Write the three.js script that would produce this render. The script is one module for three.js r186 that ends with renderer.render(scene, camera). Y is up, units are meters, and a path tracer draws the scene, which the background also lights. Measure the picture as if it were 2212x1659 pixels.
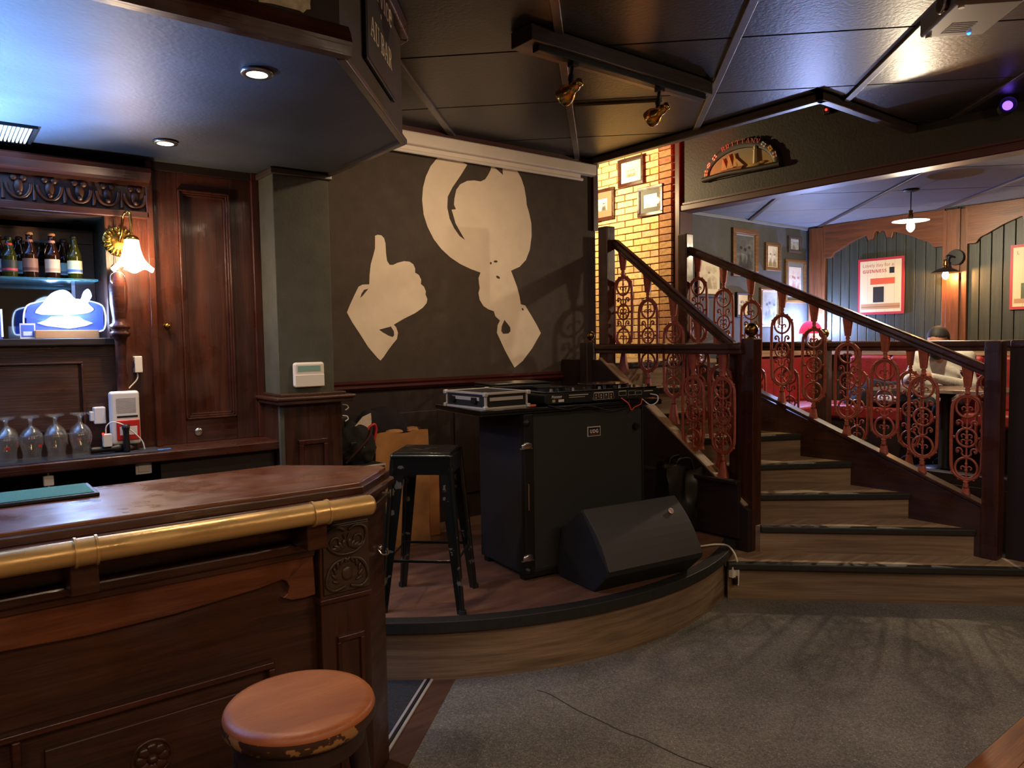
import * as THREE from 'three';
import { RoundedBoxGeometry } from 'three/addons/geometries/RoundedBoxGeometry.js';
import { TextGeometry } from 'three/addons/geometries/TextGeometry.js';
import { FontLoader } from 'three/addons/loaders/FontLoader.js';
import { MarchingCubes } from 'three/addons/objects/MarchingCubes.js';
import { mergeGeometries, mergeVertices, toCreasedNormals } from 'three/addons/utils/BufferGeometryUtils.js';
import { RectAreaLightUniformsLib } from 'three/addons/lights/RectAreaLightUniformsLib.js';

// ---------------------------------------------------------------- camera, lights, exposure
const W = 2212, H = 1659, F = 1611.6, YAW = 38.007 * Math.PI / 180, PITCH = -3.372 * Math.PI / 180, ROLL = -0.8905 * Math.PI / 180, EYE = 1.55;
const scene = new THREE.Scene();
scene.background = new THREE.Color(0x000000);
const fwd = new THREE.Vector3(Math.sin(YAW) * Math.cos(PITCH), Math.sin(PITCH), -Math.cos(YAW) * Math.cos(PITCH));
const r0 = new THREE.Vector3(Math.cos(YAW), 0, Math.sin(YAW));
const u0 = new THREE.Vector3().crossVectors(r0, fwd);
const right = r0.clone().multiplyScalar(Math.cos(ROLL)).addScaledVector(u0, Math.sin(ROLL));
const up = u0.clone().multiplyScalar(Math.cos(ROLL)).addScaledVector(r0, -Math.sin(ROLL));
const camera = new THREE.PerspectiveCamera(2 * Math.atan(H / 2 / F) * 180 / Math.PI, W / H, 0.05, 60);
camera.quaternion.setFromRotationMatrix(new THREE.Matrix4().makeBasis(right, up, fwd.clone().negate()));
camera.position.set(0, EYE, 0);
camera.updateMatrixWorld(true);

const renderer = new THREE.WebGLRenderer({ antialias: true });
renderer.toneMapping = THREE.LinearToneMapping;
renderer.toneMappingExposure = 1.25;
renderer.shadowMap.enabled = true;
RectAreaLightUniformsLib.init();

const WARM = 0xffb46b, WARMW = 0xffd2a0;
function point(name, color, intensity, p, radius = 1) {
  const l = new THREE.PointLight(color, intensity); l.position.set(...p); l.name = name; l.castShadow = true; l.shadow.radius = radius; scene.add(l); return l;
}
function spot(name, color, intensity, p, target, angle, penumbra = 0.6, radius = 1) {
  const l = new THREE.SpotLight(color, intensity, 0, angle, penumbra); l.position.set(...p); l.target.position.set(...target); l.name = name;
  l.castShadow = true; l.shadow.radius = radius; scene.add(l); scene.add(l.target); l.target.updateMatrixWorld(true); return l;
}
function area(name, color, intensity, w, h, p, look) {
  const l = new THREE.RectAreaLight(color, intensity, w, h); l.position.set(...p); l.lookAt(...look); l.name = name; scene.add(l); return l;
}
// large unseen ceiling panels behind the camera, placed to light bar and floor (its fittings are built with the ceiling)
const UNSEEN_PANEL_LAMPS = [[2.6, 0.9, 18], [0.3, 1.5, 18], [-1.8, 0.6, 13]];
for (const [x, z, k] of UNSEEN_PANEL_LAMPS) area('unseen_panel_light', 0xffdcb8, k, 0.9, 0.6, [x, 2.9, z], [x, 0, z]);

// ---------------------------------------------------------------- helpers
let seed = 12345;
const rnd = () => { seed = (seed * 1664525 + 1013904223) >>> 0; return seed / 4294967296; };
const rr = (a, b) => a + (b - a) * rnd();
const V = (x, y, z) => new THREE.Vector3(x, y, z);
// a photo pixel gives a direction; the plane it lies on gives the distance
function dir(u, v) { return right.clone().multiplyScalar((u - W / 2) / F).addScaledVector(up, -(v - H / 2) / F).add(fwd); }
function hit(u, v, ax, c) { const d = dir(u, v), o = camera.position; const t = (c - o.getComponent(ax)) / d.getComponent(ax); return o.clone().addScaledVector(d, t); }
const PX = (u, v, x) => hit(u, v, 0, x), PY = (u, v, y) => hit(u, v, 1, y), PZ = (u, v, z) => hit(u, v, 2, z);

// uv in metres from position and dominant normal; the texture's u runs along the grain axis
function uvm(g, grain = 'x') {
  g = g.index ? g.toNonIndexed() : g;
  if (!g.attributes.normal) g.computeVertexNormals();
  const p = g.attributes.position, n = g.attributes.normal, uv = new Float32Array(p.count * 2), gi = 'xyz'.indexOf(grain);
  for (let f = 0; f < p.count; f += 3) {
    let a = 0, b = 0, c = 0;
    for (let k = 0; k < 3; k++) { a += n.getX(f + k); b += n.getY(f + k); c += n.getZ(f + k); }
    a = Math.abs(a); b = Math.abs(b); c = Math.abs(c);
    const ax = a >= b && a >= c ? 0 : b >= c ? 1 : 2;
    const o = [0, 1, 2].filter(k => k !== ax);
    const iu = o.includes(gi) ? gi : o.find(k => k !== 1), iv = o.find(k => k !== iu);
    for (let k = 0; k < 3; k++) { uv[(f + k) * 2] = p.getComponent(f + k, iu); uv[(f + k) * 2 + 1] = p.getComponent(f + k, iv); }
  }
  g.setAttribute('uv', new THREE.BufferAttribute(uv, 2));
  for (const k of Object.keys(g.attributes)) if (!['position', 'normal', 'uv'].includes(k)) g.deleteAttribute(k);
  return g;
}
function merge(list, grain = 'x') { const l = list.flat(9).filter(Boolean).map(g => { const q = g.index ? g.toNonIndexed() : g; for (const k of Object.keys(q.attributes)) if (!['position', 'normal'].includes(k)) q.deleteAttribute(k); if (!q.attributes.normal) q.computeVertexNormals(); return q; }); return uvm(l.length > 1 ? mergeGeometries(l) : l[0], grain); }
function B(x0, x1, y0, y1, z0, z1, r = 0) {
  const w = Math.abs(x1 - x0), h = Math.abs(y1 - y0), d = Math.abs(z1 - z0);
  const g = r > 0 ? new RoundedBoxGeometry(w, h, d, 2, Math.min(r, w / 2.01, h / 2.01, d / 2.01)) : new THREE.BoxGeometry(w, h, d);
  g.translate((x0 + x1) / 2, (y0 + y1) / 2, (z0 + z1) / 2); return g;
}
function alignY(g, p, q) { const d = q.clone().sub(p), m = new THREE.Matrix4().makeRotationFromQuaternion(new THREE.Quaternion().setFromUnitVectors(V(0, 1, 0), d.clone().normalize())); g.applyMatrix4(m); const c = p.clone().add(q).multiplyScalar(.5); g.translate(c.x, c.y, c.z); return g; }
function cyl(p, q, ra, rb = ra, seg = 16) { return alignY(new THREE.CylinderGeometry(rb, ra, p.distanceTo(q), seg), p, q); }
// a bar of w x h section from p to q, its height kept upright
function bar(p, q, w, h, r = 0) {
  const L = p.distanceTo(q), g = r > 0 ? new RoundedBoxGeometry(w, h, L, 2, r) : new THREE.BoxGeometry(w, h, L);
  const z = q.clone().sub(p).normalize(), x = V(0, 1, 0).cross(z).normalize(), y = z.clone().cross(x);
  g.applyMatrix4(new THREE.Matrix4().makeBasis(x, y, z)); const c = p.clone().add(q).multiplyScalar(.5); g.translate(c.x, c.y, c.z); return g;
}
function tube(pts, r, n = 24, rad = 8, closed = false) { return new THREE.TubeGeometry(new THREE.CatmullRomCurve3(pts, closed, 'centripetal'), n, r, rad, closed); }
function lathe(prof, seg = 24) { return new THREE.LatheGeometry(prof.map(p => new THREE.Vector2(Math.max(p[0], 1e-5), p[1])), seg); }
function shp(pts) { const s = new THREE.Shape(); pts.forEach((p, i) => i ? s.lineTo(p[0], p[1]) : s.moveTo(p[0], p[1])); s.closePath(); return s; }
function smooth(pts, n = 3) { const c = new THREE.CatmullRomCurve3(pts.map(p => V(p[0], p[1], 0)), true, 'centripetal'); return c.getPoints(pts.length * n).slice(0, -1).map(p => [p.x, p.y]); }
function ext(s, depth, bevel = 0, curve = 12) { return new THREE.ExtrudeGeometry(s, { depth, bevelEnabled: bevel > 0, bevelThickness: bevel, bevelSize: bevel, bevelOffset: -bevel, bevelSegments: 2, curveSegments: curve }); }
// polygon in plan (x, z) raised from y0 to y1
function plan(pts, y0, y1, bevel = 0, curve = 12) { const g = ext(shp(pts.map(p => [p[0], -p[1]])), y1 - y0 - 2 * bevel, bevel, curve); g.rotateX(-Math.PI / 2); g.translate(0, y0 + bevel, 0); return g; }
// profile [z, y] run along x
function runX(prof, x0, x1) { const g = ext(shp(prof.map(p => [-p[0], p[1]])), x1 - x0); g.rotateY(Math.PI / 2); g.translate(x0, 0, 0); return g; }

const taken = {};
function numbered(n) { if (!(n in taken)) { taken[n] = 0; return n; } taken[n]++; return n + '_' + String(taken[n]).padStart(3, '0'); }
function tag(o, label, category, group, kind) { if (label) o.userData.label = label; if (category) o.userData.category = category; if (group) o.userData.group = group; if (kind) o.userData.kind = kind; return o; }
function thing(name, label, category, [x, y, z] = [0, 0, 0], turn = 0, group) { const o = new THREE.Group(); o.name = numbered(name); o.position.set(x, y, z); o.rotation.y = turn; scene.add(o); return tag(o, label, category, group); }
function struct(name, label, category, p) { const o = thing(name, label, category, p); o.userData.kind = 'structure'; return o; }
function part(t, name, geo, mat, label) { const m = new THREE.Mesh(geo, mat); m.name = name; m.castShadow = m.receiveShadow = true; t.add(m); if (label) m.userData.label = label; return m; }
// geometry given in the room's axes, put under a thing that stands elsewhere (no turn)
function wpart(t, name, geo, mat, label) { geo.translate(-t.position.x, -t.position.y, -t.position.z); return part(t, name, geo, mat, label); }
function wsub(t, parent, name, geo, mat, label) { geo.translate(-t.position.x, -t.position.y, -t.position.z); return part(parent, name, geo, mat, label); }
function solo(name, geo, mat, label, category, group, kind) { geo.computeBoundingBox(); const b = geo.boundingBox, c = V((b.min.x + b.max.x) / 2, b.min.y, (b.min.z + b.max.z) / 2); geo.translate(-c.x, -c.y, -c.z); const m = new THREE.Mesh(geo, mat); m.name = numbered(name); m.position.copy(c); m.castShadow = m.receiveShadow = true; scene.add(m); return tag(m, label, category, group, kind); }
function dup(root, [x, y, z], turn, label, group) { const r = root.clone(); r.userData = { ...root.userData }; r.name = numbered(root.name); r.position.set(x, y, z); r.rotation.y = turn; scene.add(r); if (label) r.userData.label = label; if (group) r.userData.group = group; return r; }

// ---------------------------------------------------------------- textures
function hash(x, y, s) { let h = (x * 374761393 + y * 668265263 + s * 1442695041) | 0; h = Math.imul(h ^ (h >>> 13), 1274126177); return ((h ^ (h >>> 16)) >>> 0) / 4294967296; }
function vnoise(x, y, px, py, s) { const xi = Math.floor(x), yi = Math.floor(y), fx = x - xi, fy = y - yi, u = fx * fx * (3 - 2 * fx), v = fy * fy * (3 - 2 * fy); const w = (a, p) => ((a % p) + p) % p; const h = (i, j) => hash(w(xi + i, px), w(yi + j, py), s); return (h(0, 0) * (1 - u) + h(1, 0) * u) * (1 - v) + (h(0, 1) * (1 - u) + h(1, 1) * u) * v; }
function fbm(x, y, px, py, s, oct = 4) { let a = 0, k = .5, t = 0; for (let i = 0; i < oct; i++) { a += k * vnoise(x, y, px, py, s + i * 17); t += k; x *= 2; y *= 2; px *= 2; py *= 2; k *= .5; } return a / t; }
function dataTex(n, m, size, fn, srgb = true) {
  const d = new Uint8Array(n * m * 4);
  for (let j = 0; j < m; j++) for (let i = 0; i < n; i++) { const c = fn(i / n, j / m), o = (j * n + i) * 4; d[o] = c[0]; d[o + 1] = c[1]; d[o + 2] = c[2]; d[o + 3] = 255; }
  const t = new THREE.DataTexture(d, n, m); t.wrapS = t.wrapT = THREE.RepeatWrapping; t.magFilter = THREE.LinearFilter; t.minFilter = THREE.LinearMipmapLinearFilter; t.generateMipmaps = true;
  if (srgb) t.colorSpace = THREE.SRGBColorSpace; t.repeat.set(1 / size[0], 1 / size[1]); t.needsUpdate = true; return t;
}
const mix3 = (a, b, t) => [a[0] + (b[0] - a[0]) * t, a[1] + (b[1] - a[1]) * t, a[2] + (b[2] - a[2]) * t];
const clampc = c => c.map(v => Math.max(0, Math.min(255, v)));
function woodMap(light, dark, s, size = [1.2, 0.5], streak = 30) { return dataTex(512, 512, size, (u, v) => { const w = fbm(u * 3, v * 5, 3, 5, s, 3); const g = fbm(u * 4, v * streak + w * 3, 4, 4096, s + 3, 4), fine = vnoise(u * 24, v * 220, 24, 220, s + 9); return clampc(mix3(dark, light, Math.max(0, Math.min(1, (g * .75 + w * .45 - .25) * 1.1 + (fine - .5) * .22)))); }); }
function bumpMap(fn, n, size) { return dataTex(n, n, size, (u, v) => { const h = Math.max(0, Math.min(255, fn(u, v) * 255)); return [h, h, h]; }, false); }
const grainBump = bumpMap((u, v) => fbm(u * 6, v * 60, 6, 60, 41, 3), 256, [.6, .3]);
const roughBump = bumpMap((u, v) => fbm(u * 40, v * 40, 40, 40, 77, 3), 256, [.5, .5]);
const fineBump = bumpMap((u, v) => hash(Math.floor(u * 256), Math.floor(v * 256), 5), 256, [.25, .25]);
const P = o => new THREE.MeshPhysicalMaterial(o), S = o => new THREE.MeshStandardMaterial(o);
function noisy(c, amp, s, size = [.8, .8], cells = 12) { return dataTex(256, 256, size, (u, v) => { const k = 1 + (fbm(u * cells, v * cells, cells, cells, s, 4) - .5) * amp; return clampc([c[0] * k, c[1] * k, c[2] * k]); }); }
const scratchRough = dataTex(256, 256, [.9, .9], (u, v) => { const k = 255 * Math.max(0, Math.min(1, .55 + (fbm(u * 8, v * 8, 8, 8, 301, 4) - .5) * 1.1)); return [k, k, k]; }, false);

const M = {};
M.mahogany = P({ map: woodMap([100, 50, 32], [46, 21, 14], 1), roughness: .62, roughnessMap: scratchRough, bumpMap: grainBump, bumpScale: .0006, clearcoat: .22, clearcoatRoughness: .3 });
M.mahoganyBar = P({ map: woodMap([148, 88, 54], [78, 40, 24], 2, [1.4, .6]), roughness: .6, roughnessMap: scratchRough, bumpMap: grainBump, bumpScale: .0005, clearcoat: .45, clearcoatRoughness: .22 });
M.darkwood = P({ map: woodMap([92, 54, 34], [44, 24, 15], 3), roughness: .7, roughnessMap: scratchRough, bumpMap: grainBump, bumpScale: .0006, clearcoat: .25, clearcoatRoughness: .35 });
M.blackwood = P({ map: woodMap([52, 32, 24], [28, 16, 12], 4), roughness: .6, bumpMap: grainBump, bumpScale: .0006, clearcoat: .2, clearcoatRoughness: .4 });
M.redtrim = P({ map: woodMap([92, 30, 24], [50, 14, 12], 5), roughness: .5, bumpMap: grainBump, bumpScale: .0005, clearcoat: .3, clearcoatRoughness: .3 });
M.orangewood = P({ map: woodMap([134, 78, 36], [78, 41, 16], 6, [1, .5]), roughness: .5, bumpMap: grainBump, bumpScale: .0006, clearcoat: .4, clearcoatRoughness: .3 });
M.vinyl = S({ map: woodMap([178, 150, 120], [104, 82, 61], 7, [1.3, .35], 22), roughness: .6, bumpMap: grainBump, bumpScale: .0006 });
M.stagetop = S({ map: woodMap([146, 108, 86], [86, 57, 45], 8, [1.6, .7], 14), roughness: .62, bumpMap: grainBump, bumpScale: .0004 });
M.tread = S({ map: woodMap([192, 166, 136], [132, 106, 80], 9, [1.3, .35], 22), roughness: .6, bumpMap: grainBump, bumpScale: .0006 });
M.stoolwood = P({ map: woodMap([204, 126, 62], [148, 76, 32], 10, [.9, .5], 10), roughness: .5, bumpMap: grainBump, bumpScale: .0005, clearcoat: .3, clearcoatRoughness: .4 });
M.wall = S({ map: noisy([70, 59, 49], .22, 21), roughness: .82, bumpMap: roughBump, bumpScale: .0012 });
M.column = S({ map: noisy([74, 74, 62], .22, 22), roughness: .8, bumpMap: roughBump, bumpScale: .0012 });
M.soffit = S({ map: noisy([66, 70, 76], .3, 23, [1.6, 1.6], 8), roughness: .5, bumpMap: roughBump, bumpScale: .0008 });
M.fascia = S({ map: noisy([58, 54, 44], .25, 24), roughness: .7, bumpMap: roughBump, bumpScale: .001 });
M.ceil = S({ map: noisy([42, 43, 47], .25, 25, [1.4, 1.4], 10), roughness: .36, bumpMap: roughBump, bumpScale: .0008 });
M.ceildark = S({ color: 0x141212, roughness: .8 });
M.batten = P({ map: woodMap([92, 80, 74], [56, 46, 42], 11), roughness: .4, clearcoat: .4, clearcoatRoughness: .25 });
M.dceil = S({ map: noisy([120, 124, 132], .12, 26, [1.4, 1.4], 10), roughness: .55, bumpMap: roughBump, bumpScale: .0006 });
M.dwall = S({ map: noisy([76, 78, 78], .16, 27), roughness: .75, bumpMap: roughBump, bumpScale: .001 });
M.plank = S({ map: woodMap([68, 72, 64], [44, 48, 42], 12, [1.2, .4], 40), roughness: .5, bumpMap: grainBump, bumpScale: .0006 });
M.cream = S({ map: noisy([232, 214, 190], .06, 28), roughness: .75 });
M.white = S({ map: noisy([226, 216, 204], .05, 29), roughness: .5 });
M.plastic = S({ color: 0xe6ded0, roughness: .45 });
M.brass = P({ color: 0xb58a3c, metalness: 1, roughness: .34, roughnessMap: scratchRough });
M.brassRail = P({ color: 0xd2ac6c, metalness: .4, roughness: .6, roughnessMap: scratchRough, bumpMap: roughBump, bumpScale: .0004 });
M.gold = P({ color: 0xe0b864, metalness: 1, roughness: .2 });
M.chrome = P({ color: 0xd0d0d0, metalness: 1, roughness: .25 });
M.alu = P({ color: 0xd8d2c8, metalness: .5, roughness: .45 });
M.black = S({ color: 0x121110, roughness: .45 });
M.blackmat = S({ map: noisy([24, 23, 22], .3, 30, [.3, .3], 30), roughness: .8, bumpMap: fineBump, bumpScale: .0006 });
M.blackgloss = P({ color: 0x0c0d0d, roughness: .22, clearcoat: .8, clearcoatRoughness: .08 });
M.stoolpaint = P({ map: dataTex(256, 256, [.5, .5], (u, v) => { const k = fbm(u * 14, v * 14, 14, 14, 190, 4); return k > .70 ? [96, 92, 84] : [15, 20, 18]; }), roughness: .3, clearcoat: .7, clearcoatRoughness: .12 });
M.rubber = S({ map: noisy([36, 35, 33], .4, 31, [.3, .3], 20), roughness: .55, bumpMap: roughBump, bumpScale: .001 });
M.iron = P({ map: noisy([168, 84, 64], .3, 32, [.2, .2], 14), roughness: .5, clearcoat: .25, clearcoatRoughness: .35 });
M.brassknob = P({ color: 0x8a6a34, metalness: 1, roughness: .28 });
M.leather = P({ map: noisy([146, 40, 40], .25, 33, [.5, .5], 16), roughness: .5, bumpMap: roughBump, bumpScale: .0012 });
M.redglass = P({ color: 0xd81a26, roughness: .9, transmission: .55, thickness: 0 });
M.glass = P({ color: 0xffffff, roughness: .02, transmission: 1, thickness: 0, ior: 1.5 });
M.barglass = P({ color: 0xf4f2ea, roughness: .04, transmission: .96, thickness: 0, ior: 1.65 });
M.beam = S({ map: noisy([36, 29, 23], .25, 39), roughness: .6, bumpMap: roughBump, bumpScale: .001 });
M.gilt = P({ map: woodMap([150, 112, 62], [92, 62, 30], 16, [.6, .3]), roughness: .45, metalness: .25, clearcoat: .3, clearcoatRoughness: .3 });
M.shelfglass = P({ color: 0x9fe3e6, roughness: .05, transmission: .85, thickness: 0, ior: 1.5 });
M.mirror = P({ color: 0x9aa0a4, metalness: 1, roughness: .05 });
M.paper = S({ map: noisy([176, 124, 72], .2, 34, [.5, .5], 10), roughness: .85 });
M.cardboard = S({ map: noisy([170, 112, 64], .15, 35, [.5, .5], 10), roughness: .85 });
M.fabric = S({ map: noisy([30, 28, 28], .4, 36, [.2, .2], 30), roughness: .95, bumpMap: roughBump, bumpScale: .002 });
M.skin = P({ color: 0xb98268, roughness: .6 });
M.hair = S({ color: 0x17110e, roughness: .7 });
M.shirt = S({ map: noisy([214, 206, 190], .1, 37, [.4, .4], 14), roughness: .9, bumpMap: roughBump, bumpScale: .0015 });
M.jeans = S({ color: 0x23262e, roughness: .9 });
M.mortar = S({ map: noisy([120, 84, 50], .3, 38, [.3, .3], 20), roughness: .95 });
M.bricks = [[230, 196, 140], [222, 184, 132], [238, 208, 150], [216, 174, 138], [228, 192, 126]].map((c, i) => S({ map: noisy(c, .34, 50 + i, [.35, .35], 14), roughness: .85, bumpMap: roughBump, bumpScale: .002 }));
M.pierbricks = [[178, 132, 92], [166, 120, 88], [184, 142, 98]].map((c, i) => S({ map: noisy(c, .34, 60 + i, [.35, .35], 14), roughness: .85, bumpMap: roughBump, bumpScale: .002 }));
M.carpet = S({ map: dataTex(1024, 1024, [2.2, 2.2], (u, v) => { const p = fbm(u * 7, v * 7, 7, 7, 101, 4), s = hash(Math.floor(u * 1024), Math.floor(v * 1024), 102), s2 = vnoise(u * 340, v * 340, 340, 340, 103); let k = .78 + p * .44 + (s - .5) * .34 + (s2 - .5) * .3; if (s > .992) k += .9; const t = fbm(u * 4, v * 4, 4, 4, 104, 3); return clampc([113 * k, (110 - t * 2) * k, (103 - t * 4) * k]); }), roughness: .95, bumpMap: fineBump, bumpScale: .002 });
M.mat = S({ map: dataTex(512, 512, [.8, .8], (u, v) => { const s = hash(Math.floor(u * 512), Math.floor(v * 512), 112), s2 = vnoise(u * 120, v * 120, 120, 120, 113); const k = .6 + s * .5 + s2 * .4 + (s > .985 ? 1.2 : 0); return clampc([44 * k, 47 * k, 50 * k]); }), roughness: .85, bumpMap: fineBump, bumpScale: .003 });
M.floorwood = P({ map: woodMap([172, 108, 58], [104, 58, 28], 13, [1.2, .2], 12), roughness: .5, bumpMap: grainBump, bumpScale: .0006, clearcoat: .2, clearcoatRoughness: .4 });
M.borderwood = S({ map: woodMap([112, 76, 52], [64, 40, 27], 14, [1.2, .3], 16), roughness: .6, bumpMap: grainBump, bumpScale: .0006 });
M.led = S({ color: 0x0a0c10, emissive: 0xc6dcff, emissiveIntensity: 2.6, roughness: .4 });
M.bulbwarm = S({ color: 0xffe6c0, emissive: 0xffd9a0, emissiveIntensity: 14, roughness: .5 });
M.downlight = S({ color: 0xffffff, emissive: 0xfff0dc, emissiveIntensity: 9, roughness: .5 });
function canvasTex(w, h, fn) { const c = document.createElement('canvas'); c.width = w; c.height = h; fn(c.getContext('2d'), w, h); const t = new THREE.CanvasTexture(c); t.colorSpace = THREE.SRGBColorSpace; return t; }
function canvasMat(w, h, fn, o = {}) { return S({ map: canvasTex(w, h, fn), roughness: .6, ...o }); }
const planeUV = (w, h) => new THREE.PlaneGeometry(w, h);
// ---------------------------------------------------------------- setting
const ZM = -4.4, CH = 2.97, SH = 2.45, STG = 0.28, BX = 5.4, DF = 0.42, DC = 2.71, FX = 7.55, FZ = -4.45;
// floor
{
  const t = struct('floor', 'dark grey speckled carpet in front of the curved stage', 'floor');
  part(t, 'floor_slab', merge([B(-4, 8.2, -.25, -.012, -7, 4)]), M.ceildark);
  const carpet = plan([[-.16, -1.05], [1.95, -2.96], [1.95, -3.4], [5.6, -3.4], [5.6, -1.05]], -.012, 0);
  part(t, 'carpet', merge([carpet]), M.carpet);
  // the worn seam that wanders across the carpet
  const seam = [[1160, 1490], [1185, 1498], [1215, 1515], [1250, 1535], [1300, 1558], [1345, 1580], [1390, 1596], [1430, 1615], [1480, 1638], [1540, 1659]].map(p => PY(p[0], p[1], .0015));
  part(t, 'carpet_seam', merge([tube(seam, .0035, 60, 5).scale(1, .3, 1)]), S({ color: 0x38342f, roughness: .95 }));
  const d = V(.74, 0, -.67), n = V(.67, 0, .74), o = V(1.303, 0, -2.321);
  const at = (a, b) => { const p = o.clone().addScaledVector(d, a).addScaledVector(n, b); return [p.x, p.z]; };
  part(t, 'border_board', merge([plan([at(-2, 0), at(.9, 0), at(.9, -.1), at(-2, -.1)], -.012, .001)], 'x'), M.borderwood, 'brown wooden border strip along the carpet edge');
  const s = struct('floor', 'dark rubber mat behind the end of the bar', 'floor');
  part(s, 'rubber_mat', merge([plan([at(.78, -.13), at(-.3, -.13), at(-.3, -1.2), at(.78, -1.2)], -.012, .006)]), M.mat);
  const th = thing('threshold_strip', 'ridged aluminium threshold strip beside the bar end', 'threshold', [o.x, 0, o.z]);
  for (const [k, h] of [[-.098, .008], [-.112, .012], [-.126, .008]]) wpart(th, 'rib', merge([plan([at(.72, k), at(-.6, k), at(-.6, k - .013), at(.72, k - .013)], 0, h, .002)]), k === -.112 ? M.blackmat : M.alu);
  const w = struct('floor', 'orange-brown plank floor at the carpet edge', 'floor');
  for (let i = 0; i < 34; i++) { const z = -1.048 + i * .12; part(w, 'plank', merge([B(-4, 5.6, -.012, 0, z, z + .117)]), M.floorwood); }
}
// back wall with the painted mural
const wallBack = struct('wall_back', 'dark brown painted wall behind the stage with cream painted hands', 'wall');
part(wallBack, 'wall_face', merge([B(1.5, 4.32, 1.27, 3.2, ZM - .12, ZM)]), M.wall);
{
  const q = (X, Y) => { const p = PZ(680 + X / 2.9625, 280 + Y / 2.9625, ZM); return [p.x, p.y]; };
  const S1 = a => shp(smooth(a.map(p => q(...p)), 3)), S0 = a => shp(a.map(p => q(...p)));
  const hand = [[385, 680], [400, 673], [425, 676], [443, 695], [452, 730], [455, 790], [462, 840], [478, 865], [500, 866], [530, 852], [570, 842], [605, 845], [630, 862], [642, 890], [641, 915], [665, 930], [680, 960], [678, 988], [698, 1005], [710, 1035], [708, 1055], [720, 1085], [715, 1110], [690, 1140], [640, 1175], [570, 1210], [505, 1248], [520, 1265], [532, 1300], [525, 1340], [500, 1370], [470, 1410], [440, 1455], [420, 1478], [400, 1460], [340, 1390], [290, 1310], [240, 1235], [205, 1170], [225, 1120], [255, 1055], [280, 1005], [305, 992], [348, 990], [350, 930], [358, 860], [375, 800], [385, 760]];
  const s = S0(hand); s.holes.push(S0([[290, 1078], [298, 1050], [315, 1025], [343, 1018], [325, 1040], [305, 1065]]), S0([[410, 1280], [487, 1260], [505, 1290], [508, 1315], [498, 1328], [470, 1318], [435, 1298]]));
  const g = ext(s, .0015); g.translate(0, 0, ZM); part(wallBack, 'painted_thumbs_up', merge([g]), M.cream, 'cream painted thumbs-up hand with shirt cuff');
  const head = [[775, 192], [740, 235], [710, 300], [692, 370], [686, 450], [695, 540], [720, 620], [760, 700], [810, 765], [870, 820], [930, 860], [1000, 893], [1060, 915], [1047, 950], [1050, 985], [1055, 1015], [1047, 1045], [1055, 1090], [1080, 1130], [1110, 1150], [1145, 1162], [1155, 1195], [1185, 1222], [1170, 1250], [1165, 1300], [1185, 1345], [1215, 1410], [1250, 1475], [1278, 1523], [1330, 1480], [1390, 1400], [1430, 1330], [1446, 1302], [1420, 1250], [1385, 1190], [1345, 1125], [1318, 1118], [1310, 1070], [1295, 1010], [1275, 955], [1255, 903], [1310, 878], [1350, 835], [1375, 770], [1387, 680], [1385, 600], [1370, 530], [1355, 480], [1352, 440], [1340, 370], [1320, 310], [1298, 270], [1280, 240], [1200, 230], [1203, 290], [1165, 256], [1130, 225], [1125, 258], [1108, 290], [1090, 318], [1060, 332], [1020, 325], [975, 328], [930, 350], [905, 385], [893, 440], [890, 480], [903, 510], [875, 512], [900, 600], [940, 670], [962, 708], [925, 680], [890, 630], [862, 570], [847, 500], [850, 430], [880, 370], [935, 290], [975, 225], [900, 180], [800, 165]];
  const h = S0(head); const el = (cx, cy, a, b, r = 0) => S0(Array.from({ length: 14 }, (_, i) => { const t = i / 14 * 6.2832, x = a * Math.cos(t), y = b * Math.sin(t); return [cx + x * Math.cos(r) - y * Math.sin(r), cy + x * Math.sin(r) + y * Math.cos(r)]; }));
  h.holes.push(el(1157, 844, 13, 7), el(1126, 855, 6, 8), el(1172, 945, 14, 8, .6), el(1330, 1150, 5, 9, -.5), S0([[1213, 1217], [1235, 1245], [1250, 1265], [1252, 1290], [1238, 1305], [1205, 1307], [1193, 1290], [1195, 1260]]));
  const g2 = ext(h, .0015); g2.translate(0, 0, ZM); part(wallBack, 'painted_fist', merge([g2]), M.cream, 'cream painted fist holding up a large round shape');
  // wainscot under the chair rail
  const wn = struct('trim', 'dark wooden wainscot and chair rail under the mural', 'wainscot');
  part(wn, 'wainscot_board', merge([B(1.6, 3.98, STG, 1.24, ZM - .1, ZM + .012)], 'y'), M.blackwood);
  for (let i = 0; i < 4; i++) { const x = 1.78 + i * .56; part(wn, 'raised_panel', merge([B(x, x + .42, .46, 1.08, ZM, ZM + .028, .008)], 'y'), M.blackwood); }
  part(wn, 'chair_rail', merge([runX([[ZM, 1.235], [ZM + .03, 1.235], [ZM + .05, 1.255], [ZM + .035, 1.27], [ZM + .045, 1.285], [ZM + .02, 1.3], [ZM, 1.3]], 1.6, 4.32)]), M.redtrim, 'red-brown moulded chair rail');
  const tt = struct('trim', 'red-brown cornice board above the projection screen', 'trim');
  part(tt, 'cornice_board', merge([runX([[ZM, 2.9], [ZM + .03, 2.9], [ZM + .05, 2.93], [ZM + .05, CH], [ZM, CH]], 1.6, 4.32)]), M.redtrim);
  const te = struct('trim', 'narrow red-brown upright trim at the mural wall end', 'trim');
  const pt = PZ(1286, 500, ZM);
  part(te, 'upright_board', merge([B(pt.x - .045, pt.x + .005, pt.y, 2.9, ZM - .1, ZM + .03)], 'y'), M.redtrim);
}
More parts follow.
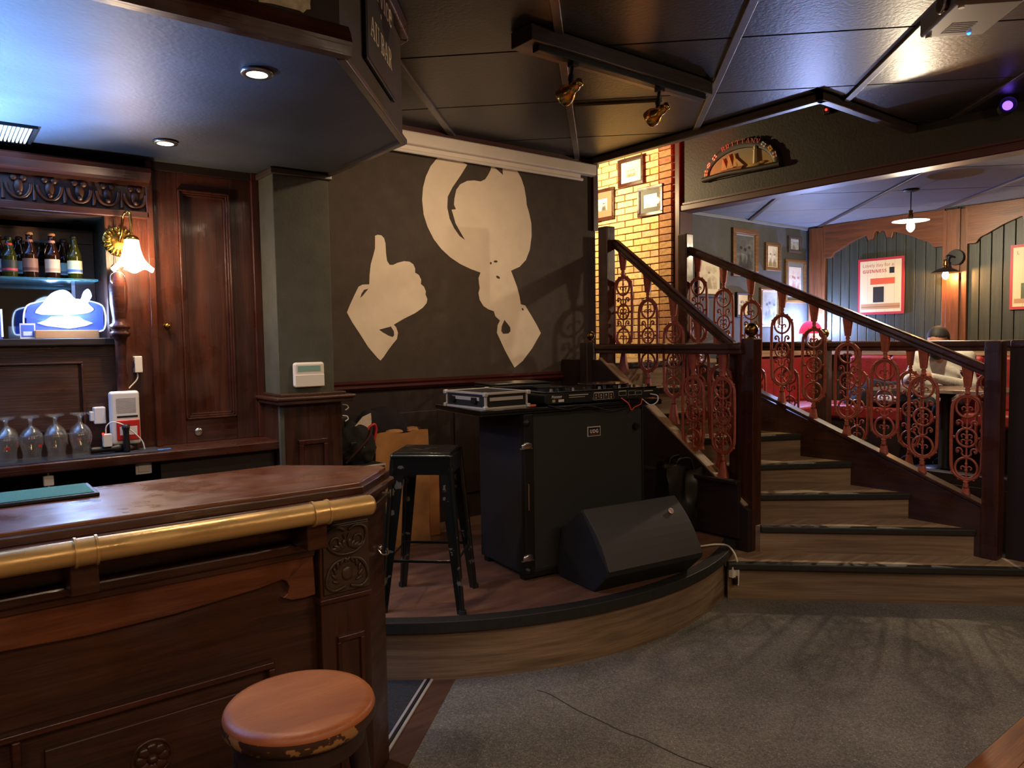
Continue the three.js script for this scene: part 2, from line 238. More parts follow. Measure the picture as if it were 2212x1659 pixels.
// passage behind the mural wall and brick wall across the landing
{
  const wl = struct('wall_passage', 'plain wall closing the passage behind the mural', 'wall');
  part(wl, 'wall_face', merge([B(3.3, 5.6, 0, 3.8, -6.3, -6.2), B(3.2, 3.3, 0, 3.8, -6.3, -4.5), B(1.5, 3.98, 2.97, 3.4, -4.52, -4.4)]), M.wall);
  const bw = struct('wall_right', 'yellow-lit brick wall at the head of the stairs', 'wall');
  part(bw, 'mortar', merge([B(BX, BX + .16, 0, 3.7, -6.2, FZ)]), M.mortar);
  const ch = .0632, bl = .212, y0 = 1.36, z1 = -4.635;
  const full = merge([B(-.02, .012, 0, ch - .009, 0, bl - .01, .003)], 'z'), half = merge([B(-.02, .012, 0, ch - .009, 0, bl / 2 - .01, .003)], 'z'), q3 = merge([B(-.02, .012, 0, ch - .009, 0, bl * .7 - .01, .003)], 'z');
  for (let r = 0; r < 34; r++) {
    const y = y0 + r * ch; let z = z1 - (r % 2 ? bl / 2 : bl), first = r % 2;
    if (first) { const b = part(bw, 'brick', half, M.bricks[Math.floor(rnd() * 5)]); b.position.set(BX - rr(.006, .011), y, z1 - bl / 2 + .005); z = z1 - bl / 2 - bl; }
    for (let k = 0; k < 6 && z > -5.95; k++, z -= bl) { const b = part(bw, 'brick', full, M.bricks[Math.floor(rnd() * 5)]); b.position.set(BX - rr(.005, .012), y, z + .005); }
    const p = part(bw, 'pier_brick', q3, M.pierbricks[Math.floor(rnd() * 3)]); p.position.set(BX - rr(.022, .03), y, z1 + .02);
  }
}
// staircase recess above the landing, fascia beam, main ceiling
{
  const fb = struct('wall_right', 'dark fascia beam above the stairs carrying the harbour plaque', 'wall');
  part(fb, 'fascia_board', merge([B(BX, BX + .14, 2.72, 3.75, FZ, 3)], 'z'), M.beam);
  part(fb, 'lower_moulding', merge([B(BX - .02, BX + .15, 2.675, 2.735, FZ, 3, .012), B(BX - .012, BX, 2.735, 2.75, FZ, 3)], 'z'), M.redtrim, 'red-brown moulding along the lower edge');
  part(fb, 'end_moulding', merge([B(BX - .03, BX + .15, 1.36, 3.75, FZ, FZ + .06, .01)], 'y'), M.redtrim);
  const rc = struct('ceiling', 'dark raised ceiling recess above the staircase', 'ceiling');
  part(rc, 'recess_lid', merge([B(4.1, 5.6, 3.7, 3.8, -6.3, -2.2)]), M.ceildark);
  part(rc, 'recess_side', merge([B(4.1, 5.5, CH, 3.8, -2.41, -2.35), B(4.16, 4.24, CH, 3.8, -4.5, -2.35)]), M.ceildark);
  const mc = struct('ceiling', 'main dark panelled ceiling with diagonal battens', 'ceiling');
  part(mc, 'ceiling_slab', merge([B(-3.2, 4.24, CH + .012, CH + .2, ZM, 3.2), B(4.24, BX, CH + .012, CH + .2, -2.41, 3.2)]), M.ceildark);
  // panels on a 45 degree grid, clipped to the ceiling's outline
  const q2 = Math.SQRT2, st = (s, t) => [(s + t) / q2, (s - t) / q2];
  function clip(poly, ax, c, keepLess) { const out = []; const ins = p => keepLess ? p[ax] <= c : p[ax] >= c; for (let i = 0; i < poly.length; i++) { const a = poly[i], b = poly[(i + 1) % poly.length]; if (ins(a)) out.push(a); if (ins(a) !== ins(b)) { const k = (c - a[ax]) / (b[ax] - a[ax]); out.push([a[0] + (b[0] - a[0]) * k, a[1] + (b[1] - a[1]) * k]); } } return out; }
  const area2 = p => { let a = 0; p.forEach((v, i) => { const w = p[(i + 1) % p.length]; a += v[0] * w[1] - v[1] * w[0]; }); return Math.abs(a / 2); };
  const g0 = .008;
  for (let i = -3; i < 5; i++) for (let j = -3; j < 5; j++) {
    const s0 = -1.02 + i * .83, t0 = 2.93 + j * .815, sq = [st(s0 + g0, t0 + g0), st(s0 + .83 - g0, t0 + g0), st(s0 + .83 - g0, t0 + .815 - g0), st(s0 + g0, t0 + .815 - g0)];
    for (const [xa, xb, za, zb] of [[-.6, 4.24, ZM, 1.6], [4.24, BX, -2.41, 1.6]]) {
      let p = clip(clip(clip(clip(sq, 0, xa, false), 0, xb, true), 1, za, false), 1, zb, true);
      if (p.length > 2 && area2(p) > .01) part(mc, 'ceiling_panel', merge([plan(p, CH, CH + .014, 0)]), M.ceil);
    }
  }
  for (let i = -1; i < 5; i++) {
    const s = -1.02 + i * .83; let ta = 0, tb = 9;   // clip along t to the ceiling outline
    const ok = t => { const [x, z] = st(s, t); return (x > -.5 && x < 4.22 && z > ZM + .02 && z < 1.5) || (x >= 4.22 && x < BX && z > -2.39 && z < 1.5); };
    const ts = []; for (let t = 0; t < 9; t += .01) if (ok(t)) ts.push(t);
    if (!ts.length) continue; ta = ts[0]; tb = ts[ts.length - 1];
    const a = st(s, ta), b = st(s, tb);
    part(mc, 'batten', merge([bar(V(a[0], CH - .006, a[1]), V(b[0], CH - .006, b[1]), .042, .02, .004)], 'z'), M.batten);
  }
  part(mc, 'opening_trim', merge([B(4.2, 4.26, CH - .045, CH + .1, ZM, -2.37, .008), B(4.2, BX, CH - .045, CH + .1, -2.43, -2.37, .008)]), M.batten, 'dark painted trim around the opening above the stairs');
  part(mc, 'access_hatch', merge([plan([st(-.16, 4.62), st(.36, 4.62), st(.36, 5.0), st(-.16, 5.0)], CH - .016, CH - .002, .002)]), M.ceil, 'square access hatch in the ceiling');
  for (const [x, z] of UNSEEN_PANEL_LAMPS) { const l = thing('unseen_ceiling_light', 'unseen warm white square ceiling light over the bar room', 'light', [x, 2.9, z], 0, 'unseen ceiling lights over the bar room'); part(l, 'housing', merge([B(-.48, .48, .012, .08, -.33, .33)]), M.black); part(l, 'light_diffuser', merge([B(-.45, .45, .004, .014, -.3, .3)]), S({ color: 0xffffff, emissive: 0xffe2bd, emissiveIntensity: 1.2 })); }  // fittings out of view behind the camera, lighting bar front and floor
}
// the rest of the shell
{
  const w1 = struct('wall_left', 'dark wall closing the bar on its far side', 'wall'); part(w1, 'wall_face', merge([B(-3.4, -3.2, 0, 3.3, -5, 3.4)]), M.wall);
  const w2 = struct('wall_front', 'dark wall behind the viewer closing the bar room', 'wall'); part(w2, 'wall_face', merge([B(-3.4, 8, 0, 3.9, 3.2, 3.4)]), M.wall);
  const w3 = struct('wall_back', 'plain wall behind the back bar cabinets', 'wall'); part(w3, 'wall_face', merge([B(-3.4, 1.75, 0, 3.2, -4.62, -4.5)]), M.wall);
  // dining area
  const df = struct('floor', 'raised dark floor of the dining area', 'floor'); part(df, 'floor_slab', merge([B(5.98, 7.8, -.01, DF, FZ, 3.2)]), M.blackwood);
  const dc = struct('ceiling', 'grey panelled ceiling over the dining area', 'ceiling');
  part(dc, 'ceiling_slab', merge([B(BX + .14, 7.8, DC + .012, DC + .15, FZ - .1, 3.2)]), M.ceildark);
  const q2 = Math.SQRT2;
  const xs = []; for (let x = BX + .14; x < FX; x += .72) xs.push(x);
  // joints run along x, battens along the wall's diagonal
  const st = (s, t) => [(s + t) / q2, (s - t) / q2];
  function clip(poly, ax, c, less) { const out = []; const ins = p => less ? p[ax] <= c : p[ax] >= c; for (let i = 0; i < poly.length; i++) { const a = poly[i], b = poly[(i + 1) % poly.length]; if (ins(a)) out.push(a); if (ins(a) !== ins(b)) { const k = (c - a[ax]) / (b[ax] - a[ax]); out.push([a[0] + (b[0] - a[0]) * k, a[1] + (b[1] - a[1]) * k]); } } return out; }
  const g0 = .007;
  for (let i = 0; i < 8; i++) for (let j = 0; j < 9; j++) {
    const s0 = -.2 + i * .83, t0 = 3.2 + j * .815, sq = [st(s0 + g0, t0 + g0), st(s0 + .83 - g0, t0 + g0), st(s0 + .83 - g0, t0 + .815 - g0), st(s0 + g0, t0 + .815 - g0)];
    const p = clip(clip(clip(clip(sq, 0, BX + .14, false), 0, FX, true), 1, FZ, false), 1, .6, true);
    if (p.length > 2) part(dc, 'ceiling_panel', merge([plan(p, DC, DC + .014)]), M.dceil);
  }
  for (let i = 0; i < 8; i++) {
    const s = -.2 + i * .83, ts = []; for (let t = 0; t < 12; t += .01) { const [x, z] = st(s, t); if (x > BX + .15 && x < FX && z > FZ && z < .6) ts.push(t); }
    if (ts.length < 5) continue; const a = st(s, ts[0]), b = st(s, ts[ts.length - 1]);
    part(dc, 'batten', merge([bar(V(a[0], DC - .006, a[1]), V(b[0], DC - .006, b[1]), .036, .018, .003)], 'z'), M.batten);
  }
  const fw = struct('wall_back', 'grey-green wall of the dining area hung with framed prints', 'wall');
  part(fw, 'wall_face', merge([B(BX + .1, 7.8, DF, DC + .02, FZ - .12, FZ)]), M.dwall);
  part(fw, 'cornice_strip', merge([B(BX + .14, FX, DC - .03, DC, FZ, FZ + .025, .005)]), M.dceil);
  const rw = struct('wall_right', 'boarded far wall of the dining area with carved wooden arches', 'wall');
  part(rw, 'wall_core', merge([B(FX + .03, FX + .15, DF, DC + .02, FZ, 3.2)]), M.ceildark);
  for (let z = FZ + .02; z < -.9; z += .0935) part(rw, 'board', merge([B(FX, FX + .032, DF, DC, z + .003, z + .0905, .004)], 'y'), M.plank);
  // carved wooden frame: stiles and scalloped head pieces
  const zz = u => PX(u, 600, FX).z;
  const stile = (ua, ub) => part(rw, 'stile', merge([B(FX - .04, FX, DF, DC - .02, zz(ua), zz(ub), .006)], 'y'), M.orangewood);
  stile(1751, 1786); stile(2038, 2092);
  part(rw, 'pilaster', merge([B(FX - .065, FX - .03, DF, DC - .02, zz(2049), zz(2078), .006)], 'y'), M.orangewood);
  const headPiece = (ua, ub) => {
    const pts = []; const za = zz(ua), zb = zz(ub), L = zb - za; const low = f => { // lower edge: flat ear, cusp, long sweep up to a central pair of cusps with a keyhole
      const k = Math.abs(f - .5) * 2; if (k > .84) return .33; if (k > .74) return .33 - .06 * Math.sin((.84 - k) / .10 * Math.PI / 2); if (k > .24) return .27 - .03 * Math.sin((.74 - k) / .5 * Math.PI) - .13 * Math.pow((.74 - k) / .5, 1.6); if (k > .2) return .14; if (k > .09) return .2 - .02 * Math.sin((k - .09) / .11 * Math.PI); const a = Math.sqrt(Math.max(0, 1 - Math.pow((k - .045) / .05, 2))); return .16 - .05 * a; };
    for (let i = 0; i <= 72; i++) { const f = i / 72; pts.push([za + L * f, DC - .02 - low(f)]); }
    pts.push([zb, DC - .005], [za, DC - .005]);
    const g = ext(shp(pts), .034, .004); g.rotateY(-Math.PI / 2); g.translate(FX - .001, 0, 0);
    part(rw, 'carved_head', merge([g], 'z'), M.orangewood, 'scalloped carved wooden head piece');
  };
  headPiece(1780, 2042); headPiece(2086, 2430);
  stile(2400, 2440);
}
// bar canopy: soffit, fascia, mouldings
{
  const sf = struct('ceiling', 'blue-lit lowered canopy over the bar counter', 'ceiling');
  const out = [[-3.2, -2.2], [1.055, -2.2], [1.73, -2.985], [1.73, -3.86], [1.73, -4.5], [-3.2, -4.5]];
  part(sf, 'soffit_board', merge([plan(out, SH, SH + .03)]), M.soffit);
  part(sf, 'front_fascia', merge([B(-3.2, 1.06, SH + .02, CH + .02, -2.25, -2.2)]), M.fascia);
  const diag = (a, b, y0, y1, th, out_) => { const d = V(b[0] - a[0], 0, b[1] - a[1]).normalize(), n = V(-d.z, 0, d.x); const p = [[a[0], a[1]], [b[0], b[1]], [b[0] - n.x * th, b[1] - n.z * th], [a[0] - n.x * th, a[1] - n.z * th]].map(v => [v[0] + n.x * out_, v[1] + n.z * out_]); return plan(p, y0, y1); };
  const A = [1.055, -2.2], C = [1.73, -2.985], D = [1.73, -4.4];
  const nrm = (a, b) => { const d = V(b[0] - a[0], 0, b[1] - a[1]).normalize(); return V(-d.z, 0, d.x); };
  part(sf, 'corner_fascia', merge([plan([A, C, [C[0] - .05, C[1] - .02], [A[0] - .04, A[1] - .05]], SH + .02, CH + .02)]), M.fascia);
  part(sf, 'side_fascia', merge([B(1.68, 1.73, SH + .02, CH + .02, ZM, -2.985)]), M.fascia);
  part(sf, 'front_moulding', merge([runX([[-2.21, SH - .012], [-2.17, SH - .012], [-2.165, SH + .03], [-2.175, SH + .06], [-2.19, SH + .085], [-2.21, SH + .085]], -3.2, 1.085)]), M.mahogany, 'brown moulding along the canopy edge');
  part(sf, 'corner_trim', merge([bar(V(A[0] + .01, SH - .002, A[1] - .01), V(C[0] + .006, SH - .002, C[1]), .03, .024, .004)]), M.batten);
  part(sf, 'side_trim', merge([bar(V(C[0], SH - .002, C[1]), V(C[0], SH - .002, -3.86), .03, .024, .004)]), M.batten);
  // crown piece where the canopy meets the main ceiling
  part(sf, 'crown_moulding', merge([B(1.73, 1.775, CH - .07, CH, ZM, -2.985, .01), bar(V(A[0] + .02, CH - .035, A[1]), V(C[0] + .02, CH - .035, C[1]), .04, .07, .01)]), M.mahogany);
  const t1 = thing('notice_board', 'black board lettered Service au bar on the canopy corner', 'sign');
  const dv = V(C[0] - A[0], 0, C[1] - A[1]).normalize(), nn = V(-dv.z, 0, dv.x);
  const L = Math.hypot(C[0] - A[0], C[1] - A[1]); const sa = .30 * L, sb = .78 * L, sw = sb - sa, y0 = SH + .1, y1 = CH - .03;
  const cen = V(A[0], 0, A[1]).addScaledVector(dv, (sa + sb) / 2).addScaledVector(nn, .004);
  t1.position.set(cen.x, y0, cen.z); t1.rotation.y = Math.atan2(nn.x, nn.z);
  part(t1, 'board', merge([B(-sw / 2, sw / 2, 0, y1 - y0, 0, .012, .003)]), M.black);
  const txt = part(t1, 'lettering', planeUV(sw * .94, (y1 - y0) * .94), canvasMat(512, 512, (c, w, h) => { c.fillStyle = '#15130f'; c.fillRect(0, 0, w, h); c.fillStyle = '#e9e2bf'; c.textAlign = 'center'; c.font = 'bold 150px serif'; c.setTransform(.8, 0, 0, 1.15, 0, 0); c.fillText('Service', 320, 120); c.fillText('·', 320, 215); c.font = 'bold 130px serif'; c.fillText('AU BAR', 320, 330); }), 'cream lettering Service au bar');
  txt.position.set(0, (y1 - y0) / 2, .0135);
  // torn cream placard on the front fascia
  const pa = [[540, -60], [560, 4], [590, 8], [620, 16], [645, 22], [655, 28], [663, 20], [671, 20], [670, 10], [672, -20], [672, -60]].map(p => { const v = PZ(p[0], p[1], -2.195); return [v.x, v.y]; });
  const g = ext(shp(pa), .004, 0); g.translate(0, 0, -2.199);
  solo('placard', merge([g]), S({ map: noisy([226, 220, 186], .3, 71, [.12, .12], 8), roughness: .8 }), 'torn cream placard on the canopy front', 'placard');
  // recessed downlights
  for (const [u, v, label] of [[555, 154, 'recessed round downlight near the canopy corner'], [357, 305, 'recessed round downlight nearest the cabinet door']]) {
    const p = PY(u, v, SH); const l = thing('downlight', label, 'light', [p.x, SH - .012, p.z]);
    part(l, 'ring', merge([lathe([[.034, .0], [.05, .0], [.052, .006], [.05, .012], [.034, .012], [.034, 0]], 28)]), M.chrome);
    part(l, 'light_lens', merge([new THREE.CylinderGeometry(.034, .034, .006, 24).translate(0, .006, 0)]), M.downlight);
    spot('downlight_lamp', 0xffe2bb, 2.2, [p.x, SH - .02, p.z], [p.x, 0, p.z], 1.15, .8, 1.2);
  }
  const v = thing('vent_grille', 'white slatted vent grille in the canopy', 'vent'); const vp = PY(18, 285, SH); v.position.set(vp.x - .03, SH - .012, vp.z);
  part(v, 'frame', merge([B(-.12, .12, 0, .012, -.16, -.15), B(-.12, .12, 0, .012, .15, .16), B(.11, .12, 0, .012, -.15, .15), B(-.12, -.11, 0, .012, -.15, .15)]), M.black);
  for (let i = 0; i < 15; i++) part(v, 'slat', merge([B(-.105 + i * .0142, -.098 + i * .0142, .001, .011, -.15, .15)]), M.plastic);
}
// column and pilaster beside the stage
{
  const c = struct('column', 'grey-green square column between bar and mural', 'column');
  part(c, 'shaft', merge([B(1.425, 1.73, 1.27, SH, -4.4, -3.78, .006)]), M.column);
  part(c, 'capital', merge([B(1.41, 1.745, SH - .035, SH - .005, -4.4, -3.762, .006)]), M.batten);
  const p = struct('trim', 'dark wooden pilaster base under the column', 'pilaster');
  part(p, 'pilaster_body', merge([B(1.41, 1.75, 0, 1.24, -4.4, -3.74, .006)], 'y'), M.darkwood);
  part(p, 'cap', merge([B(1.385, 1.80, 1.235, 1.255, -4.4, -3.69, .006), B(1.375, 1.81, 1.255, 1.275, -4.4, -3.68, .008), B(1.41, 1.77, 1.275, 1.29, -4.4, -3.72, .004)]), M.darkwood);
  part(p, 'panel_frame', merge([B(1.5, 1.66, 1.02, 1.045, -3.74, -3.72, .004), B(1.5, 1.525, .4, 1.02, -3.74, -3.72, .004), B(1.635, 1.66, .4, 1.02, -3.74, -3.72, .004)], 'y'), M.mahogany);
  part(p, 'grey_stile', merge([B(1.405, 1.43, .9, 1.235, -3.76, -3.735, .004)]), M.column);
}
// ---------------------------------------------------------------- stage
{
  const t = thing('stage', 'low curved wooden stage with a black rubber edge', 'stage', [2.875, 0, -3.4]);
  const cx = 2.875, cz = -4.52, R = 2.02, arc = (r, n = 56) => { const a = []; for (let i = 0; i <= n; i++) { const th = (-44 + 102 * 0 + (33.5 + 44) * i / n) * Math.PI / 180; a.push([cx + r * Math.sin(th), cz + r * Math.cos(th)]); } return a; };
  const back = [[3.96, ZM], [1.46, ZM]];
  wpart(t, 'stage_body', merge([plan([...arc(R - .012), ...back], 0, STG - .03)]), M.vinyl, 'curved wood-look front');
  wpart(t, 'stage_floor', merge([plan([...arc(R - .05), ...back], STG - .03, STG)], 'x'), M.stagetop, 'worn brown stage floor');
  const a = arc(R + .018), b = arc(R - .055).reverse();
  wpart(t, 'edge_nosing', merge([plan([...a, ...b], STG - .05, STG + .004, .004)]), M.rubber, 'black rubber edging');
}
// ---------------------------------------------------------------- staircase
const stepL = [-2.64, -2.88, -3.1, -3.31, -3.52, -3.74, -3.95], stepR = [-1.76, -2.14, -2.52, -2.89, -3.25, -3.6, -3.95], stepH = [.38, .54, .695, .85, 1.01, 1.175, 1.36];
const XL = 3.985, XR = 4.86;
{
  const t = thing('staircase', 'wooden staircase with black rubber nosings beside the stage', 'staircase', [4.4, 0, -3]);
  const f = x => x - 6.31;
  wpart(t, 'riser', merge([plan([[3.665, f(3.665)], [4.94, f(4.94)], [4.94, -3.96], [3.99, -3.96], [3.99, -2.84], [3.74, -2.71]], 0, .19)]), M.vinyl);
  wpart(t, 'tread', merge([plan([[3.665, f(3.665) - .02], [4.94, f(4.94) - .02], [4.94, -3.96], [3.99, -3.96], [3.99, -2.84], [3.74, -2.71]], .19, .22)]), M.tread);
  wpart(t, 'nosing', merge([bar(V(3.655, .203, f(3.655) + .012), V(4.94, .203, f(4.94) + .012), .055, .042, .01)]), M.rubber);
  let y = .22;
  for (let i = 0; i < 7; i++) {
    const h = stepH[i], e = [[XR, -4], [XL, -4]];
    wpart(t, 'riser', merge([plan([[XL, stepL[i]], [XR, stepR[i]], ...e], y, h - .028)]), M.vinyl);
    wpart(t, 'tread', merge([plan([[XL, stepL[i]], [XR, stepR[i]], ...e], h - .028, h)]), M.tread);
    const d = V(XR - XL, 0, stepR[i] - stepL[i]).normalize(), n = V(-d.z, 0, d.x);
    const p = V(XL, h - .016, stepL[i]).addScaledVector(n, -.008), q = V(i === 6 ? XR - .02 : XR, h - .016, stepR[i]).addScaledVector(n, -.008);
    wpart(t, 'nosing', merge([bar(p, q, .05, .042, .01)]), M.rubber);
    y = h;
  }
  // stringers (profiles in z, y pushed along x)
  const side = (pts, x0, x1) => { const g = ext(shp(pts), x1 - x0, .003); g.rotateY(-Math.PI / 2); g.translate(x1 - .003, 0, 0); return g; };
  wpart(t, 'right_stringer', merge([side([[-1.66, .22], [-1.66, .49], [-3.96, 1.392], [-4.0, 1.392], [-4.0, .22]], XR, XR + .05)], 'z'), M.darkwood, 'dark sloping stringer board');
  wpart(t, 'stringer_cap', merge([bar(V(XR + .03, .505, -1.66), V(XR + .03, 1.405, -3.93), .085, .022, .005)], 'z'), M.darkwood);
  wpart(t, 'left_stringer', merge([side([[-2.68, .22], [-2.68, .48], [-3.95, 1.392], [-4.38, 1.392], [-4.38, .22]], 3.925, XL)], 'z'), M.blackwood);
  wpart(t, 'stringer_cap', merge([bar(V(3.965, .5, -2.71), V(3.965, 1.405, -3.97), .085, .022, .005)], 'z'), M.tread);
  wpart(t, 'side_ledge', merge([B(3.88, 3.93, .635, .66, -4.38, -2.74, .006), B(3.895, 3.93, .3, .635, -4.38, -2.74)], 'z'), M.blackwood);
}
{ const l = struct('floor', 'upper landing floor below the brick wall', 'floor'); part(l, 'landing_floor', merge([plan([[XL, -4.0], [5.38, -4.0], [5.38, -6.2], [3.3, -6.2], [3.3, -4.52], [XL, -4.52]], 1.33, 1.36)]), M.tread); part(l, 'landing_base', merge([plan([[XL, -4.0], [5.38, -4.0], [5.38, -4.46], [XL, -4.46]], 0, 1.33)]), M.blackwood); }
// ---------------------------------------------------------------- cast-iron balusters and railings
function balusterGeo(HT = .83) {
  const G = [], r = .0075, w = .083, tb = (p, rad = r, n = 16, s = 5) => G.push(tube(p.map(q => V(q[0], q[1], 0)), rad, n, s));
  const y0 = .155, y1 = HT - .165, c0 = y0 + w, c1 = y1 - w;
  const stad = []; for (let i = 0; i <= 10; i++) { const a = Math.PI * i / 10; stad.push(V(w * Math.cos(a), c1 + w * Math.sin(a), 0)); } for (let i = 0; i <= 10; i++) { const a = Math.PI + Math.PI * i / 10; stad.push(V(w * Math.cos(a), c0 + w * Math.sin(a), 0)); }
  G.push(tube(stad, .0098, 56, 6, true));
  const ring = (cy, rad) => { G.push(new THREE.TorusGeometry(rad, r, 5, 22).translate(0, cy, 0)); };
  const mid = (c0 + c1) / 2; ring(c1 + .012, .062); ring(mid, .055); ring(c0 - .012, .062);
  tb([[0, y0 - .01], [0, y1 + .01]], .0055, 4, 6);
  const fleur = (cy, s) => { // a pointed bud over two curled leaves
    G.push(new THREE.ConeGeometry(.009, .034, 6).translate(0, cy + s * .038, 0).applyMatrix4(new THREE.Matrix4().makeRotationZ(0)));
    for (const k of [-1, 1]) { const p = []; for (let i = 0; i <= 8; i++) { const a = i / 8 * 4.2, rad = .017 * (1 - i / 13); p.push([k * (.004 + .016 - rad * Math.cos(a)), cy + s * (-.006 + rad * Math.sin(a))]); } tb(p, .0045, 12, 5); }
    G.push(new THREE.SphereGeometry(.0095, 8, 6).translate(0, cy - s * .016, 0));
  };
  fleur(c1 + .005, 1); fleur(mid + .012, 1); fleur(mid - .02, 1); fleur(c0 - .01, 1);
  const scroll = (cy, s) => { for (const k of [-1, 1]) { const p = []; for (let i = 0; i <= 12; i++) { const a = -.6 + i / 12 * 5.4, rad = .026 * (1 - i / 16); p.push([k * (.045 - rad * Math.cos(a) * .9), cy + s * rad * Math.sin(a)]); } p.unshift([k * .003, cy - s * .036]); tb(p, .0056, 18, 5); G.push(new THREE.SphereGeometry(.008, 7, 5).translate(k * .047, cy, 0)); } G.push(new THREE.SphereGeometry(.01, 8, 6).translate(0, cy - s * .03, 0)); };
  scroll(c1 - .088, 1); scroll(c0 + .088, 1);
  for (const yy of [mid]) for (const k of [-1, 1]) G.push(new THREE.SphereGeometry(.009, 7, 5).translate(k * .07, yy, 0));
  for (const k of [-1, 1]) for (const a of [.5, 1.1]) { G.push(new THREE.SphereGeometry(.008, 6, 5).translate(k * (w + .008) * Math.cos(a), c1 + (w + .008) * Math.sin(a), 0), new THREE.SphereGeometry(.008, 6, 5).translate(k * (w + .008) * Math.cos(a), c0 - (w + .008) * Math.sin(a), 0)); }
  // turned necks and the tapered wooden-looking sockets top and bottom
  G.push(lathe([[.0, y1 + .004], [.014, y1 + .006], [.018, y1 + .014], [.01, y1 + .022], [.015, y1 + .032], [.011, y1 + .045], [.02, y1 + .052], [0, y1 + .054]], 10));
  G.push(lathe([[.0, y0 - .05], [.02, y0 - .048], [.012, y0 - .038], [.017, y0 - .028], [.01, y0 - .018], [.018, y0 - .008], [0, y0]], 10));
  const taper = (ya, yb, wa, wb) => { const g = new THREE.CylinderGeometry(wb, wa, yb - ya, 4); g.rotateY(Math.PI / 4); g.scale(1, 1, .62); g.translate(0, (ya + yb) / 2, 0); return g; };
  G.push(taper(y1 + .05, HT + .02, .024, .043), taper(-.03, y0 - .046, .05, .022));
  return merge(G);
}
const balGeo = balusterGeo(.83), balLow = balusterGeo(.80), balDin = balusterGeo(.92);
function ball(t, x, y, z, r) { wpart(t, 'ball_finial', merge([new THREE.SphereGeometry(r, 24, 16).translate(x, y + r + .012, z), lathe([[r * .75, 0], [r * .8, .006], [r * .4, .014], [r * .35, .02], [0, .02]], 18).translate(x, y, z)]), M.brassknob, 'tarnished brass ball finial'); }
function post(x0, x1, y0, y1, z0, z1) { return merge([B(x0, x1, y0, y1, z0, z1, .008)], 'y'); }
function railRun(t, name, p, q, w = .062, h = .07) { const d = q.clone().sub(p); wpart(t, name, merge([bar(p, q, w, h * .62, .014), bar(p.clone().add(V(0, -h * .42, 0)), q.clone().add(V(0, -h * .42, 0)), w * .72, h * .4, .006)], 'z'), M.mahogany); }
function putBal(t, geo, x, y, z) { const m = part(t, 'baluster', geo, M.iron); m.position.set(x - t.position.x, y - t.position.y, z - t.position.z); m.rotation.y = -Math.PI / 2; }
{ // right stair railing
  const X = XR + .03, t = thing('stair_railing', 'long stair railing of scrolled red-brown balusters beside the dining area', 'railing', [X, .22, -1.69]);
  wpart(t, 'newel_post', post(X - .045, X + .045, .22, 1.5, -1.73, -1.64), M.mahogany);
  wpart(t, 'top_post', post(X - .045, X + .045, 1.36, 2.385, -3.985, -3.895), M.mahogany);
  const ya = 2.262, yb = 1.335, za = -3.9, zb = -1.72, yr = z => ya + (yb - ya) * (z - za) / (zb - za);
  railRun(t, 'handrail', V(X, ya, za), V(X, yb, zb));
  for (const u of [1508, 1563, 1622, 1689, 1758, 1831, 1912, 1996, 2092]) { const z = PX(u, 760, X).z; putBal(t, balGeo, X, yr(z) - .05 - .83 + .01, z); }
}
{ // left stair railing
  const X = 4.03, t = thing('stair_railing', 'short steep stair railing in front of the brick wall', 'railing', [X, .22, -2.85]);
  wpart(t, 'top_post', post(3.945, 4.035, 1.36, 2.372, -3.99, -3.9), M.mahogany);
  wpart(t, 'newel_post', post(4.055, 4.125, .22, 1.47, -2.92, -2.85), M.mahogany);
  const a = PX(1335, 528, X), b = PX(1592, 752, X), s = (b.y - a.y) / (b.z - a.z), yr = z => a.y + s * (z - a.z);
  railRun(t, 'handrail', V(X, yr(-3.9), -3.9), V(X, yr(-2.86), -2.86));
  for (const u of [1347, 1400, 1455, 1508, 1556]) { const z = PX(u, 760, X).z; putBal(t, balGeo, X, yr(z) - .05 - .83 + .01, z); }
}
{ // stage railing
  const t = thing('stage_railing', 'level stage railing with brass ball on its square newel', 'railing', [3.99, STG, -2.72]);
  wpart(t, 'newel_post', post(3.957, 4.047, .22, 1.537, -2.763, -2.673), M.mahogany);
  ball(t, 4.002, 1.537, -2.718, .042);
  railRun(t, 'handrail', V(3.945, 1.487, -2.74), V(3.945, 1.487, -4.02), .06, .075);
  wpart(t, 'end_post', post(3.87, 3.95, STG, 1.52, -4.12, -4.04), M.blackwood);
  ball(t, 3.93, 1.53, -4.06, .032);
  for (const u of [1497, 1562]) { const z = PX(u, 900, 3.95).z; putBal(t, balLow, 3.95, .655, z); }
}
{ // dining railing
  const X = 6.06, t = thing('dining_railing', 'dark level railing with scrolled balusters in front of the dining table', 'railing', [X, DF, -3.4]);
  railRun(t, 'handrail', V(X, 1.47, -4.42), V(X, 1.47, -.6), .08, .085);
  for (const z of [-4.4, -3.4, -1.2]) { wpart(t, 'post', post(X - .05, X + .05, DF, 1.51, z - .05, z + .05), M.darkwood); ball(t, X, 1.51, z, .042); }
  wpart(t, 'kerb', merge([B(X - .05, X + .05, 0, .5, -4.42, -.6, .006)], 'z'), M.blackwood);
  for (const z of [-4.05, -3.72, -3.1, -2.68, -2.12, -1.65]) putBal(t, balDin, X, .5, z);
}
{ // half-height partition right of the newel
  const t = thing('partition', 'dark wooden half wall beside the stair newel', 'partition', [4.93, 0, -.6]);
  wpart(t, 'panel', merge([B(4.945, 4.99, 0, 1.46, -1.63, .4)], 'y'), S({ map: noisy([34, 22, 17], .3, 97), roughness: .7 }));
  wpart(t, 'cap', merge([B(4.942, 5.02, 1.46, 1.505, -1.63, .4, .01)], 'z'), M.mahogany);
}
